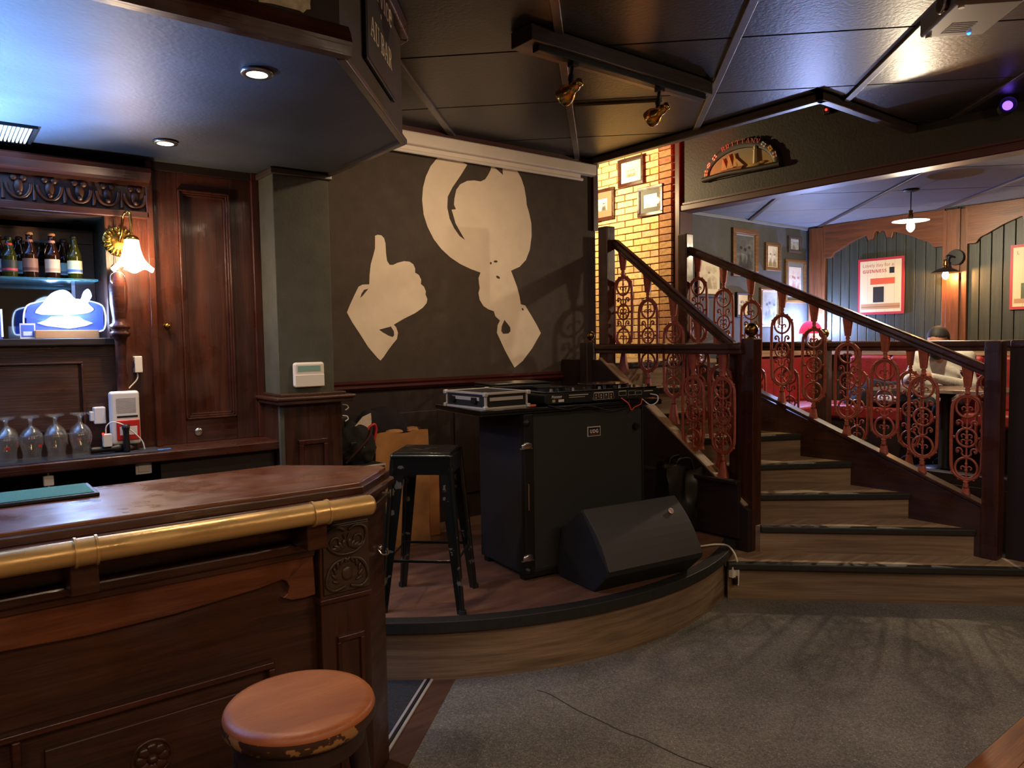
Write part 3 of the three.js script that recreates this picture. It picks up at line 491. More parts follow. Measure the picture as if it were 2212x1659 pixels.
// ---------------------------------------------------------------- bar counter
{
  const t = thing('bar_counter', 'polished brown wooden bar counter with carved pilaster and brass rail', 'bar', [0, 0, -2.45]);
  const off = k => [[-3.1, -2.16 - k], [1.09 - k * .41, -2.16 - k], [1.31 - k, -2.38 - k * .41], [1.31 - k, -2.44 + k * .41], [1.02 - k * .41, -2.73 + k], [-3.1, -2.73 + k]];
  wpart(t, 'counter_top', merge([plan(off(.028), 1.07, 1.1, .004)], 'x'), M.mahoganyBar, 'scratched varnished counter top');
  wpart(t, 'top_moulding', merge([plan(off(.016), 1.062, 1.088, .004), plan(off(0), 1.035, 1.064, .008), plan(off(.022), 1.02, 1.036, .003)], 'x'), M.mahogany, 'stepped red-brown edge moulding');
  const body = [[-3.1, -2.27], [1.135, -2.27], [1.28, -2.415], [1.02, -2.66], [-3.1, -2.66]];
  wpart(t, 'body', merge([plan(body, 0, 1.03)], 'x'), M.darkwood);
  // cornice under the rail, on the straight front and round the corner
  const cf = k => [[-3.1, -2.27 + k], [1.135 + k * .41, -2.27 + k], [1.28 + k * .7, -2.415 + k * .35], [1.24, -2.45], [1.1, -2.3], [-3.1, -2.3]];
  wpart(t, 'frieze_moulding', merge([plan([[-3.1, -2.225], [.94, -2.225], [.94, -2.27], [-3.1, -2.27]], .895, .925, .006), plan([[-3.1, -2.24], [.94, -2.24], [.94, -2.27], [-3.1, -2.27]], .872, .9, .004)]), M.darkwood);
  wpart(t, 'corner_moulding', merge([plan(cf(.035), .988, 1.006, .005), plan(cf(.02), .966, .99, .005)]), M.darkwood);
  // shaped apron board: long straight lower edge ending in a hook
  const F0 = -2.245, q = (u, v) => { const p = PZ(u, v, F0); return [p.x, p.y]; };
  const apron = [[-3.0, q(0, 1410)[1] - .0], q(0, 1410), q(190, 1374), q(380, 1327), q(560, 1272), q(610, 1253), q(620, 1256), q(626, 1268), q(622, 1282), q(612, 1292), q(630, 1297), q(660, 1292), q(683, 1284), q(680, 1240), q(676, 1190), q(678, 1152)];
  const yt = .885; const ap = apron.concat([[q(678, 1152)[0], yt], [-3.0, yt]]);
  const ga = ext(shp(ap), .02, .003); ga.translate(0, 0, -2.27); wpart(t, 'apron_board', merge([ga]), M.mahoganyBar, 'apron board cut to a hooked end');
  // sunk panel with its moulding
  const z1 = -2.262, a = PZ(42, 1566, z1), b = PZ(575, 1414, z1), yA = .545;
  wpart(t, 'panel_moulding', merge([B(-.6, b.x + .02, yA, yA + .022, -2.27, -2.24, .006), B(b.x, b.x + .022, .12, yA, -2.27, -2.24, .006), B(-.6, b.x, .12, .142, -2.27, -2.24, .006), B(a.x - .022, a.x, .12, yA, -2.27, -2.24, .006)]), M.mahogany);
  wpart(t, 'lower_panel', merge([B(a.x + .05, b.x - .05, .19, yA - .05, -2.27, -2.256, .005)]), M.darkwood);
  const ros = PZ(330, 1640, -2.25); const petals = []; for (let i = 0; i < 8; i++) { const an = i / 8 * 6.283; petals.push(new THREE.SphereGeometry(.018, 10, 8).scale(1, 1, .5).translate(ros.x + .028 * Math.cos(an), ros.y + .028 * Math.sin(an), -2.255)); }
  petals.push(new THREE.SphereGeometry(.015, 12, 8).translate(ros.x, ros.y, -2.252), new THREE.TorusGeometry(.052, .006, 6, 28).translate(ros.x, ros.y, -2.258));
  wpart(t, 'rosette', merge(petals), M.darkwood, 'carved round rosette');
  // pilaster at the end of the front
  const px0 = .95, px1 = 1.095;
  wpart(t, 'end_pilaster', merge([B(px0, px1 + .03, 0, .968, -2.27, -2.225, .005)], 'y'), M.darkwood);
  wpart(t, 'pilaster_ledge', merge([B(px0 - .008, px1 + .03, .715, .733, -2.27, -2.21, .005)]), M.mahogany);
  wpart(t, 'pilaster_frame', merge([B(px0 + .05, px1 + .0, .58, .6, -2.24, -2.21, .005), B(px0 + .05, px0 + .064, .1, .58, -2.24, -2.215, .004), B(px1 - .014, px1, .1, .58, -2.24, -2.215, .004)], 'y'), M.mahogany);
  // carved panel
  const cw = [px0 + .01, px1 + .026], cy = [.742, .962], cz = -2.222, cxm = (cw[0] + cw[1]) / 2, ch = cy[1] - cy[0];
  const carve = [B(cw[0], cw[1], cy[0], cy[1], -2.235, -2.218, .003)];
  const cs = (pts, r) => carve.push(tube(pts.map(p => V(cxm + p[0], cy[0] + ch * p[1], cz + .006)), r, 26, 6));
  for (const k of [-1, 1]) {
    const sp = []; for (let i = 0; i <= 16; i++) { const an = i / 16 * 7, rad = .034 * (1 - i / 22); sp.push([k * (.036 + rad * Math.cos(an + 2.4)), .76 + rad * Math.sin(an + 2.4) / ch]); } cs(sp, .005);
    cs([[k * .008, .92], [k * .03, .97], [k * .062, .93], [k * .07, .82], [k * .06, .68], [k * .03, .58], [0, .56]], .0055);
    for (let i = 0; i < 4; i++) carve.push(new THREE.SphereGeometry(.008, 8, 6).scale(1, 2, .8).rotateZ(k * -.5 * i).translate(cxm + k * (.01 + i * .011), cy[0] + ch * (.72 - i * .02), cz + .006));
    cs([[k * .01, .08], [k * .05, .05], [k * .072, .14], [k * .068, .3], [k * .045, .45], [k * .012, .5]], .006);
    for (let i = 0; i < 6; i++) { const an = .4 + i * .42; carve.push(new THREE.SphereGeometry(.007, 8, 6).scale(2, .8, .8).rotateZ(k > 0 ? an : Math.PI - an).translate(cxm + k * .046 * Math.cos(an - .9), cy[0] + ch * .27 + .046 * Math.sin(an - .9), cz + .006)); }
  }
  carve.push(new THREE.SphereGeometry(.02, 12, 10).scale(1, 1.2, .4).translate(cxm, cy[0] + ch * .27, cz + .004));
  wpart(t, 'carved_panel', merge(carve), P({ map: woodMap([84, 62, 44], [46, 32, 22], 15), roughness: .45, clearcoat: .4, clearcoatRoughness: .25 }), 'carved panel of scrolls and acanthus leaves');
  wpart(t, 'bag_hook', merge([new THREE.SphereGeometry(.01, 10, 8).translate(1.235, .82, -2.36), tube([V(1.225, .82, -2.365), V(1.24, .795, -2.35), V(1.255, .8, -2.335), V(1.25, .82, -2.335)], .004, 12, 6)]), M.chrome);
  // brass rail and its brackets
  const r = thing('brass_rail', 'thick brass arm rail along the bar front', 'rail', [0, 1.01, -2.085]);
  const rl = .031, end = 1.07, yr = 1.045, zr = -2.085;
  wpart(r, 'tube', merge([cyl(V(-3.1, yr, zr), V(end - .008, yr, zr), rl, rl, 28), lathe([[0, .010], [rl * .8, .008], [rl, 0], [0, 0]], 28).rotateZ(-Math.PI / 2).translate(end - .008, yr, zr)]), M.brassRail);
  for (const u of [183, 692]) { const x = PZ(u, 1150, zr).x; const b2 = wpart(r, 'bracket', merge([cyl(V(x - .022, yr, zr), V(x + .022, yr, zr), rl + .004, rl + .004, 28), cyl(V(x - .026, yr, zr), V(x - .02, yr, zr), rl + .007, rl + .007, 28), cyl(V(x + .02, yr, zr), V(x + .026, yr, zr), rl + .007, rl + .007, 28)]), M.brassRail); wsub(r, b2, 'bracket_arm', merge([B(x - .035, x + .03, .93, 1.02, -2.235, -2.1, .006)]), M.darkwood, 'wooden bracket block'); }
}
// green bar mat
{
  const y = 1.1, a = PY(185, 1052, y), b = PY(212, 1072, y); const t = thing('bar_runner', 'green rubber bar mat on the counter', 'bar mat', [(a.x - 1.2) / 2, y, (a.z + b.z) / 2]);
  wpart(t, 'mat_base', merge([B(-1.6, b.x + .005, y, y + .012, a.z - .01, b.z, .004)]), M.black);
  wpart(t, 'mat_top', merge([B(-1.6, b.x - .008, y + .012, y + .014, a.z + .002, b.z - .012)]), S({ map: noisy([58, 128, 112], .2, 81, [.1, .1], 20), roughness: .8, bumpMap: fineBump, bumpScale: .002 }), 'green studded surface');
}
// ---------------------------------------------------------------- back bar
const BZ = -4.0;
{
  const t = thing('back_bar', 'dark carved wooden back bar with bottle niche and counter', 'cabinet', [0, 0, -4.1]);
  const nx = .69, ny0 = 1.59, ny1 = 2.165;
  wpart(t, 'counter', merge([B(-3, 1.42, 1.005, 1.05, -4.4, -3.76, .006)]), M.mahogany, 'red-brown back counter');
  wpart(t, 'counter_mat', merge([B(-3, .86, 1.05, 1.053, -3.97, -3.79)]), S({ color: 0x2c3038, roughness: .6 }), 'grey counter liner');
  wpart(t, 'base_cabinet', merge([B(.85, 1.4, 0, 1.005, -4.4, -3.82), B(-3, .85, 0, .7, -4.4, -3.9)], 'y'), M.blackwood);
  wpart(t, 'back_panel', merge([B(-3, nx + .03, 1.05, ny0 - .03, BZ - .3, BZ)], 'x'), M.darkwood);
  wpart(t, 'raised_panel', merge([B(-.6, .55, 1.16, 1.47, BZ, BZ + .016, .006)]), M.darkwood);
  wpart(t, 'panel_bead', merge([B(-.62, .57, 1.47, 1.48, BZ, BZ + .022, .003), B(.56, .57, 1.15, 1.47, BZ, BZ + .022, .003), B(-.62, .57, 1.14, 1.15, BZ, BZ + .022, .003)]), M.mahogany);
  wpart(t, 'niche_sill', merge([B(-3, nx + .03, ny0 - .035, ny0, BZ - .34, BZ + .03, .006)]), M.blackwood);
  wpart(t, 'niche_side', merge([B(nx, nx + .03, ny0, ny1 + .03, BZ - .34, BZ)], 'y'), M.darkwood);
  wpart(t, 'niche_ceiling', merge([B(-3, nx, ny1, ny1 + .03, BZ - .34, BZ)]), M.darkwood);
  wpart(t, 'mirror', merge([B(-3, .6, ny0, ny1 - .1, BZ - .345, BZ - .335)]), M.mirror, 'mirror at the back of the niche');
  wpart(t, 'mirror_frame', merge([B(-3, nx, ny1 - .1, ny1 - .03, BZ - .335, BZ - .31, .004), B(.6, nx, ny0, ny1 - .1, BZ - .335, BZ - .31, .004)]), M.darkwood);
  wpart(t, 'shelf_standard', merge([B(.585, .6, ny0, ny1 - .1, BZ - .335, BZ - .325)]), M.white, 'slotted white shelf upright');
  wpart(t, 'pilaster', merge([B(nx + .03, .885, 1.05, ny1 + .03, BZ - .3, BZ, .004)], 'y'), M.mahogany);
  wpart(t, 'frieze', merge([B(-3, .885, ny1 + .03, 2.36, BZ - .3, BZ + .005)]), M.darkwood);
  wpart(t, 'frieze_lip', merge([B(-3, .885, ny1 + .0, ny1 + .035, BZ - .02, BZ + .03, .006)]), M.mahogany);
  wpart(t, 'cornice', merge([runX([[BZ, 2.32], [BZ + .03, 2.32], [BZ + .035, 2.335], [BZ + .06, 2.345], [BZ + .085, 2.375], [BZ + .09, 2.395], [BZ + .075, 2.405], [BZ, 2.405]], -3, .885)]), M.mahogany, 'glossy moulded cornice');
  for (let i = 0; i < 16; i++) {
    const x = .825 - i * .118, y = 2.258, z = BZ + .008, w = .046; 
    const U = []; for (let k = 0; k <= 14; k++) { const a = Math.PI + Math.PI * k / 14; U.push(V(x + w * Math.cos(a), y + .02 + .062 * Math.sin(a), z + .006)); }
    wpart(t, 'carved_leaf', merge([tube(U, .009, 24, 6), new THREE.SphereGeometry(.02, 12, 10).scale(1, 1.7, .7).translate(x, y + .008, z + .004), new THREE.SphereGeometry(.012, 10, 8).translate(x, y - .022, z + .016), new THREE.SphereGeometry(.014, 10, 8).scale(1, 1, .7).translate(x - .018, y + .045, z + .006), new THREE.SphereGeometry(.014, 10, 8).scale(1, 1, .7).translate(x + .018, y + .045, z + .006), new THREE.ConeGeometry(.01, .09, 6).translate(x + .059, y - .004, z + .004)]), M.darkwood);
  }
  // turned column
  const cx = .725, p = [[.0, 0], [.05, 0], [.05, .02], [.036, .03], [.04, .045], [.03, .06], [.024, .09], [.026, .3], [.024, .52], [.03, .54], [.042, .55], [.044, .565], [.034, .575], [.044, .585], [.044, .6], [.032, .61], [.03, .63], [.038, .7], [.04, .78], [.032, .84], [.02, .86], [.03, .87], [.02, .885], [0, .885]];
  wpart(t, 'turned_column', merge([lathe(p, 22).translate(cx, 1.05, BZ + .055)]), M.mahogany, 'turned dark wooden half column');
  wpart(t, 'glass_shelf', merge([B(-3, .655, 1.858, 1.868, BZ - .32, BZ - .01, .003)]), M.shelfglass, 'blue-green glass shelf');
}
{ // tall cabinet door
  const t = thing('cabinet_door', 'tall dark wooden cabinet door with a moulded panel beside the back bar', 'door', [1.14, 1.05, BZ]);
  wpart(t, 'side_post', merge([B(.87, .9, 1.05, SH, BZ - .3, BZ + .03, .004), B(1.385, 1.425, 1.05, SH, BZ - .3, BZ + .02, .004)], 'y'), M.mahogany);
  wpart(t, 'stile', merge([B(.9, 1.02, 1.05, 2.41, BZ - .04, BZ, .003), B(1.275, 1.385, 1.05, 2.41, BZ - .04, BZ, .003)], 'y'), M.mahogany);
  for (const [y0, y1] of [[2.33, 2.41], [1.05, 1.17]]) wpart(t, 'rail', merge([B(1.02, 1.275, y0, y1, BZ - .04, BZ, .003)], 'x'), M.mahogany);
  wpart(t, 'panel', merge([B(1.02, 1.275, 1.17, 2.33, BZ - .04, BZ - .022)], 'y'), M.mahogany);
  const f = (k, d) => [B(1.02 + k, 1.03 + k, 1.17 + k, 2.33 - k, BZ - .03, BZ + d, .003), B(1.265 - k, 1.275 - k, 1.17 + k, 2.33 - k, BZ - .03, BZ + d, .003), B(1.02 + k, 1.275 - k, 2.32 - k, 2.33 - k, BZ - .03, BZ + d, .003), B(1.02 + k, 1.275 - k, 1.17 + k, 1.18 + k, BZ - .03, BZ + d, .003)];
  wpart(t, 'panel_moulding', merge([f(0, .012), f(.01, .004), f(.02, -.006)], 'y'), M.mahogany);
  wpart(t, 'top_board', merge([B(.87, 1.425, 2.41, SH, BZ - .2, BZ + .012)]), M.blackwood);
  wpart(t, 'knob', merge([lathe([[0, 0], [.012, 0], [.007, .008], [.012, .014], [.016, .022], [.012, .03], [0, .032]], 18).rotateX(Math.PI / 2).translate(.945, 1.645, BZ)]), M.brass, 'round brass knob');
  const h = PZ(430, 951, BZ); wpart(t, 'lock', merge([lathe([[0, 0], [.02, 0], [.02, .006], [.012, .009], [0, .009]], 20).rotateX(Math.PI / 2).translate(h.x, 1.105, BZ)]), M.chrome, 'round chrome lock');
}
// ---------------------------------------------------------------- things on the back bar
{ // wall lamp
  const t = thing('wall_sconce', 'brass gooseneck wall lamp with glowing white bell shade on the back bar', 'wall lamp', [.75, 1.9, BZ]);
  const bx = .747, by = 2.05;
  const fl = [lathe([[0, .02], [.03, .02], [.05, .014], [.07, .004], [.072, 0], [0, 0]], 32)]; for (let i = 0; i < 18; i++) { const a = i / 18 * 6.283; fl.push(new THREE.SphereGeometry(.011, 8, 6).scale(2.2, .6, 1).rotateY(-a).translate(.048 * Math.cos(a), .012, .048 * Math.sin(a))); }
  wpart(t, 'backplate', merge([merge(fl).rotateX(Math.PI / 2).translate(bx, by, BZ + .001)]), M.brass, 'fluted round brass backplate');
  const sx = .775, sz = -3.86;
  wpart(t, 'arm', merge([tube([V(bx, by, BZ + .02), V(bx + .002, by + .03, BZ + .06), V(bx + .006, by + .10, BZ + .085), V(.757, 2.17, -3.885), V(.768, 2.175, -3.868), V(sx, 2.13, sz), V(sx, 2.06, sz)], .0065, 40, 8), lathe([[0, 0], [.03, 0], [.034, .008], [.022, .02], [.01, .024], [0, .024]], 18).translate(sx, 2.042, sz)]), M.brass, 'curved brass arm');
  const prof = []; for (let i = 0; i <= 16; i++) { const f = i / 16; prof.push([.03 + .012 * Math.sin(f * 1.5) + .05 * Math.pow(f, 3.2), .145 * (1 - f)]); }
  const g = lathe(prof, 48), pos = g.attributes.position; for (let i = 0; i < pos.count; i++) { const y = pos.getY(i), a = Math.atan2(pos.getZ(i), pos.getX(i)), k = Math.max(0, 1 - y / .05); pos.setY(i, y + k * .009 * Math.sin(a * 6)); } g.computeVertexNormals(); g.translate(sx, 1.905, sz);
  wpart(t, 'glass_lamp_shade', merge([g]), P({ color: 0xf6efe2, roughness: .7, transmission: .5, thickness: 0, emissive: 0xfff0d8, emissiveIntensity: 1.6 }), 'glowing white bell-shaped glass shade');
  wpart(t, 'bulb', merge([new THREE.SphereGeometry(.022, 14, 10).translate(sx, 1.98, sz)]), M.bulbwarm);
  point('wall_sconce_lamp', 0xffdcae, .75, [sx, 1.98, sz], 1.2);
}
{ // key ring
  const t = thing('key_ring', 'steel key ring with bottle opener hanging below the wall lamp', 'key ring', [.72, 1.78, -3.92]);
  const a = PZ(254, 602, -3.92); wpart(t, 'ring', merge([new THREE.TorusGeometry(.031, .003, 8, 32).translate(a.x, a.y, -3.92)]), M.chrome);
  wpart(t, 'cord', merge([cyl(V(a.x, a.y + .03, -3.92), V(a.x - .005, a.y + .12, -3.94), .002, .002, 6)]), M.black);
  wpart(t, 'opener', merge([tube([V(a.x, a.y - .03, -3.92), V(a.x + .003, a.y - .05, -3.92), V(a.x, a.y - .07, -3.92)], .005, 8, 6), new THREE.SphereGeometry(.015, 12, 8).scale(.75, 1.9, .3).translate(a.x + .002, a.y - .1, -3.92)]), M.chrome);
}
{ // bottles on the glass shelf
  const prof = [[0, 0], [.028, 0], [.031, .004], [.031, .115], [.029, .13], [.021, .155], [.0145, .175], [.0125, .2], [.0145, .203], [.0145, .212], [.012, .216], [0, .216]];
  const body = merge([lathe(prof, 22)]), cap = merge([lathe([[0, .22], [.012, .22], [.0155, .216], [.016, .208], [.013, .206], [0, .206]], 18)]), lab = merge([new THREE.CylinderGeometry(.0315, .0315, .062, 24, 1, true).translate(0, .065, 0)]), neck = merge([lathe([[.0215, .152], [.0152, .172], [.0138, .185]], 18)]);
  const brown = P({ color: 0x2a1208, roughness: .08, clearcoat: .5, transmission: .25, thickness: 0 }), green = P({ color: 0x3a3a0c, roughness: .08, clearcoat: .5, transmission: .35, thickness: 0 });
  const lm = (bg, st, w) => { const m = canvasMat(256, 128, (c, W2, H2) => { c.fillStyle = bg; c.fillRect(0, 0, W2, H2); c.fillStyle = st; c.fillRect(0, 88, W2, 26); c.fillStyle = '#2b1a12'; c.font = 'bold 40px serif'; c.textAlign = 'center'; if (w) c.fillText(w, 192, 60); }); return m; };
  for (const [u, b, cm, l, n, s, label] of [
    [22, green, M.black, lm('#2c2a20', '#c23a34'), '#c8402c', .88, 'green beer bottle with black and red label on the glass shelf'],
    [67, brown, M.cardboard, lm('#8a5a44', '#5a2c20'), '#b06a4a', 1, 'dark beer bottle with copper cap and brown label on the glass shelf'],
    [115, brown, M.cardboard, lm('#c8a88a', '#c88a6a'), '#d08a6a', 1, 'dark beer bottle with pink collar and round pale label on the glass shelf'],
    [163, green, M.black, lm('#cfc49a', '#4a6ab0'), null, .98, 'amber beer bottle with blue and cream label at the shelf end']]) {
    const p = PZ(u, 600, -4.15), t = thing('beer_bottle', label, 'bottle', [p.x, 1.868, -4.15], u * .1, 'beer bottles on the glass shelf');
    part(t, 'bottle_body', body, b); part(t, 'cap', cap, cm);
    const L = part(t, 'paper_label', new THREE.CylinderGeometry(.0316, .0316, .062, 24, 1, true).translate(0, .065, 0), l); if (n) part(t, 'neck_label', neck, S({ color: n, roughness: .7 }));
    t.scale.y = s;
  }
  for (const [u, z] of [[45, -4.26], [140, -4.26], [0, -4.2]]) { const p = PZ(u, 600, z), t = thing('beer_bottle', 'plain dark bottle in the second row on the glass shelf', 'bottle', [p.x, 1.868, z], 0, 'second row bottles'); part(t, 'bottle_body', body, brown); part(t, 'cap', cap, M.black); part(t, 'paper_label', new THREE.CylinderGeometry(.0316, .0316, .062, 24, 1, true).translate(0, .065, 0), lm('#b9b4a8', '#8a6a80')); t.scale.y = .95; }
}
{ // edge-lit acrylic sign
  const z = -4.06, q = (u, v) => { const p = PZ(u, v, z); return [p.x, p.y]; };
  const t = thing('light_sign', 'glowing white edge-lit acrylic sign on a wooden base in the niche', 'sign', [.53, 1.59, z]);
  const panel = [q(57, 718), q(57, 662), q(85, 652), q(140, 646), q(200, 652), q(222, 662), q(224, 712), q(200, 716), q(140, 722), q(80, 718)];
  const g = ext(shp(panel), .006, .001); g.translate(0, 0, z - .003); wpart(t, 'acrylic_plate', merge([g]), P({ color: 0x9fb6ff, transmission: .8, roughness: .08, thickness: 0 }), 'clear blue-tinted plate');
  const closed = panel.map(p => V(p[0], p[1], z)); wpart(t, 'lit_sign_edge', merge([tube(closed, .0035, 70, 6, true)]), M.led);
  const blob = smooth([q(76, 676), q(92, 655), q(110, 634), q(135, 626), q(150, 632), q(160, 644), q(172, 648), q(180, 630), q(190, 624), q(198, 640), q(190, 655), q(202, 668), q(190, 676), q(140, 680)], 3);
  const g2 = ext(shp(blob), .003, 0); g2.translate(0, 0, z + .004); wpart(t, 'lit_sign_emblem', merge([g2]), M.led, 'glowing rounded emblem');
  const g3 = ext(shp([q(80, 698), q(98, 692), q(110, 684), q(170, 684), q(182, 692), q(200, 698), q(185, 704), q(150, 710), q(100, 704)]), .003, 0); g3.translate(0, 0, z + .004); wpart(t, 'lit_sign_banner', merge([g3]), M.led, 'glowing banner');
  wpart(t, 'wooden_base', merge([B(q(75, 738)[0], q(213, 738)[0], 1.59, 1.628, z - .03, z + .03, .003)]), M.paper, 'pale wooden base');
  area('light_sign_lamp', 0xb8d0ff, 5, .3, .12, [.53, 1.72, z + .012], [.53, 1.72, 0]);
  point('light_sign_glow', 0x9fc0ff, 1.1, [.53, 1.74, z + .03], 4);
  const s2 = thing('light_sign', 'sliver of a second glowing sign at the niche edge', 'sign', [.24, 1.59, z]); wpart(s2, 'acrylic_plate', merge([B(-.04, q(4, 700)[0], 1.59, q(4, 668)[1], z - .004, z + .004, .001)]), P({ color: 0x9fb6ff, transmission: .7, roughness: .1, thickness: 0 })); wpart(s2, 'lit_sign_edge', merge([B(q(2, 700)[0], q(6, 700)[0], 1.60, q(4, 668)[1], z - .005, z + .005)]), M.led);
  // postcard leaning beside the sign
  const c = thing('postcard', 'white-edged postcard beside the lit sign', 'card', [q(60, 738)[0], 1.59, z + .02]); part(c, 'card', merge([B(-.03, .03, 0, .07, -.001, .001)]), M.white); const pc = part(c, 'picture', planeUV(.05, .055), canvasMat(64, 64, (x, w, h) => { x.fillStyle = '#5570b8'; x.fillRect(0, 0, w, h); x.fillStyle = '#d8dcec'; x.fillRect(10, 34, 44, 22); })); pc.position.set(0, .035, .0015);
}
{ // upturned beer glasses
  const out = [[.034, 0], [.037, .004], [.036, .02], [.034, .03], [.037, .05], [.044, .075], [.046, .095], [.042, .115], [.03, .135], [.012, .148], [.007, .155], [.0065, .175], [.012, .186], [.036, .193], [.038, .196]];
  const g = merge([lathe(out, 26)]); let first = null; const gold = S({ color: 0xc8a050, metalness: .8, roughness: .3 }), redp = S({ color: 0xb02a22, roughness: .5 });
  const emb = merge([B(-.009, .009, .064, .076, .043, .0445, .0005)]);
  const base = [[15, 1000], [68, 995], [121, 990], [174, 985]];
  base.forEach(([u, v], i) => { for (let r = 0; r < 3; r++) { const p = PY(u, v, 1.053), x = p.x + r * .006, z = -3.865 - r * .088 * .62 - (r ? .03 : 0); const zz = -3.835 - r * .066; if (r === 2 && i % 2) continue;
    if (!first) { first = thing('beer_glass', 'upturned stemmed beer glass on the back counter', 'glass', [x, 1.053, zz], 0, 'upturned glasses on the back counter'); part(first, 'glass_bowl', g, M.barglass); part(first, 'printed_emblem', emb, redp, 'red printed emblem'); }
    else dup(first, [x, 1.053, zz], i * .7 + r, null, null); } });
}
{ // fire alarm box and small electrics
  const z = -3.9, t = thing('alarm_box', 'white fire alarm box with a red call panel on the back counter', 'alarm', [.725, 1.085, z]);
  wpart(t, 'case', merge([B(.66, .788, 1.083, 1.337, z - .05, z, .014)]), M.plastic);
  for (let i = 0; i < 11; i++) wpart(t, 'sounder_slot', merge([B(.685, .77, 1.235 + i * .0066, 1.2375 + i * .0066, z, z + .001)]), S({ color: 0x9a9184, roughness: .8 }));
  wpart(t, 'name_strip', merge([B(.687, .776, 1.212, 1.221, z, z + .0015)]), M.black);
  const rdp = wpart(t, 'red_panel', merge([B(.683, .782, 1.105, 1.2, z, z + .008, .004)]), S({ color: 0xc4241c, roughness: .4 }), 'red call panel');
  wsub(t, rdp, 'break_glass', merge([B(.695, .77, 1.13, 1.17, z + .008, z + .0095)]), M.white);
  wpart(t, 'stand', merge([B(.68, .77, 1.053, 1.09, z - .045, z - .01, .004)]), M.black);
  const k = solo('flashlight', merge([lathe([[0, 0], [.014, 0], [.0155, .01], [.0145, .05], [.013, .06], [.0135, .1], [.017, .112], [.017, .13], [0, .13]], 18).translate(.715, 1.053, -3.86)]), M.black, 'black flashlight standing upright before the alarm box', 'flashlight');
  solo('flashlight', merge([lathe([[0, 0], [.014, 0], [.0155, .01], [.0145, .05], [.013, .06], [.0135, .1], [.019, .112], [.019, .14], [0, .14]], 18).rotateZ(-Math.PI / 2).translate(.565, 1.072, -3.885)]), M.black, 'black flashlight lying on the back counter', 'flashlight');
  const pl = thing('power_adapter', 'white double plug adapter on the wooden back panel', 'plug', [.64, 1.21, BZ]); wpart(pl, 'body', merge([B(.60, .65, 1.185, 1.265, BZ, BZ + .05, .006), B(.585, .605, 1.2, 1.245, BZ + .005, BZ + .045, .004)]), M.plastic);
  const us = thing('phone_charger', 'small white charger with a looped white cable', 'charger', [.655, 1.08, -3.87]); wpart(us, 'body', merge([B(.618, .655, 1.085, 1.145, -3.885, -3.855, .004)]), M.plastic); wpart(us, 'cable', merge([tube([V(.632, 1.145, -3.87), V(.635, 1.18, -3.865), V(.655, 1.198, -3.86), V(.69, 1.19, -3.86), V(.73, 1.16, -3.855), V(.78, 1.1, -3.85), V(.79, 1.06, -3.85)], .003, 40, 6)]), M.plastic); wpart(us, 'led', merge([new THREE.SphereGeometry(.005, 8, 6).translate(.618, 1.148, -3.853)]), S({ color: 0xff3322, emissive: 0xff2211, emissiveIntensity: 4 }), 'red indicator light');
  const so = thing('wall_socket', 'white wall socket with blue front on the pilaster', 'socket', [.835, 1.48, BZ]); wpart(so, 'plate', merge([B(.785, .82, 1.42, 1.50, BZ, BZ + .04, .004)]), M.plastic); wpart(so, 'face', merge([cyl(V(.784, 1.46, BZ + .02), V(.79, 1.46, BZ + .02), .018, .018, 16)]), S({ color: 0x20306a, roughness: .4 })); wpart(so, 'cable', merge([tube([V(.80, 1.42, BZ + .02), V(.795, 1.39, BZ + .03), V(.76, 1.35, BZ + .03), V(.73, 1.335, -3.93)], .0035, 24, 6)]), M.plastic);
  const sw = PZ(310, 1008, -3.815), q = thing('light_switch', 'white light switch under the back counter', 'switch', [sw.x, sw.y - .04, -3.82]); const swp = wpart(q, 'plate', merge([B(sw.x - .035, sw.x + .035, sw.y - .035, sw.y + .03, -3.82, -3.81, .004)]), M.plastic); wsub(q, swp, 'rocker', merge([B(sw.x - .024, sw.x + .024, sw.y - .024, sw.y + .02, -3.81, -3.805, .003)]), M.plastic);
  const up = PZ(105, 1040, -3.8), u2 = thing('hanging_plug', 'white plug hanging under the back counter', 'plug', [up.x, up.y - .03, -3.8]); wpart(u2, 'body', merge([B(up.x - .02, up.x + .02, up.y - .02, up.y + .025, -3.82, -3.79, .006)]), M.plastic); wpart(u2, 'cable', merge([tube([V(up.x, up.y - .02, -3.8), V(up.x + .005, up.y - .09, -3.8), V(up.x, up.y - .16, -3.8)], .004, 10, 6), cyl(V(up.x, up.y + .02, -3.805), V(up.x, 1.005, -3.805), .004, .004, 6)]), M.plastic);
  solo('blue_reflection', merge([B(.84, .9, 1.05, 1.057, -3.83, -3.815, .003)]), S({ color: 0x3a80c8, roughness: .4 }), 'small blue strip standing for LED reflections on the back counter edge', 'reflection');  // blue LED reflection on the counter edge, built as a solid strip
}
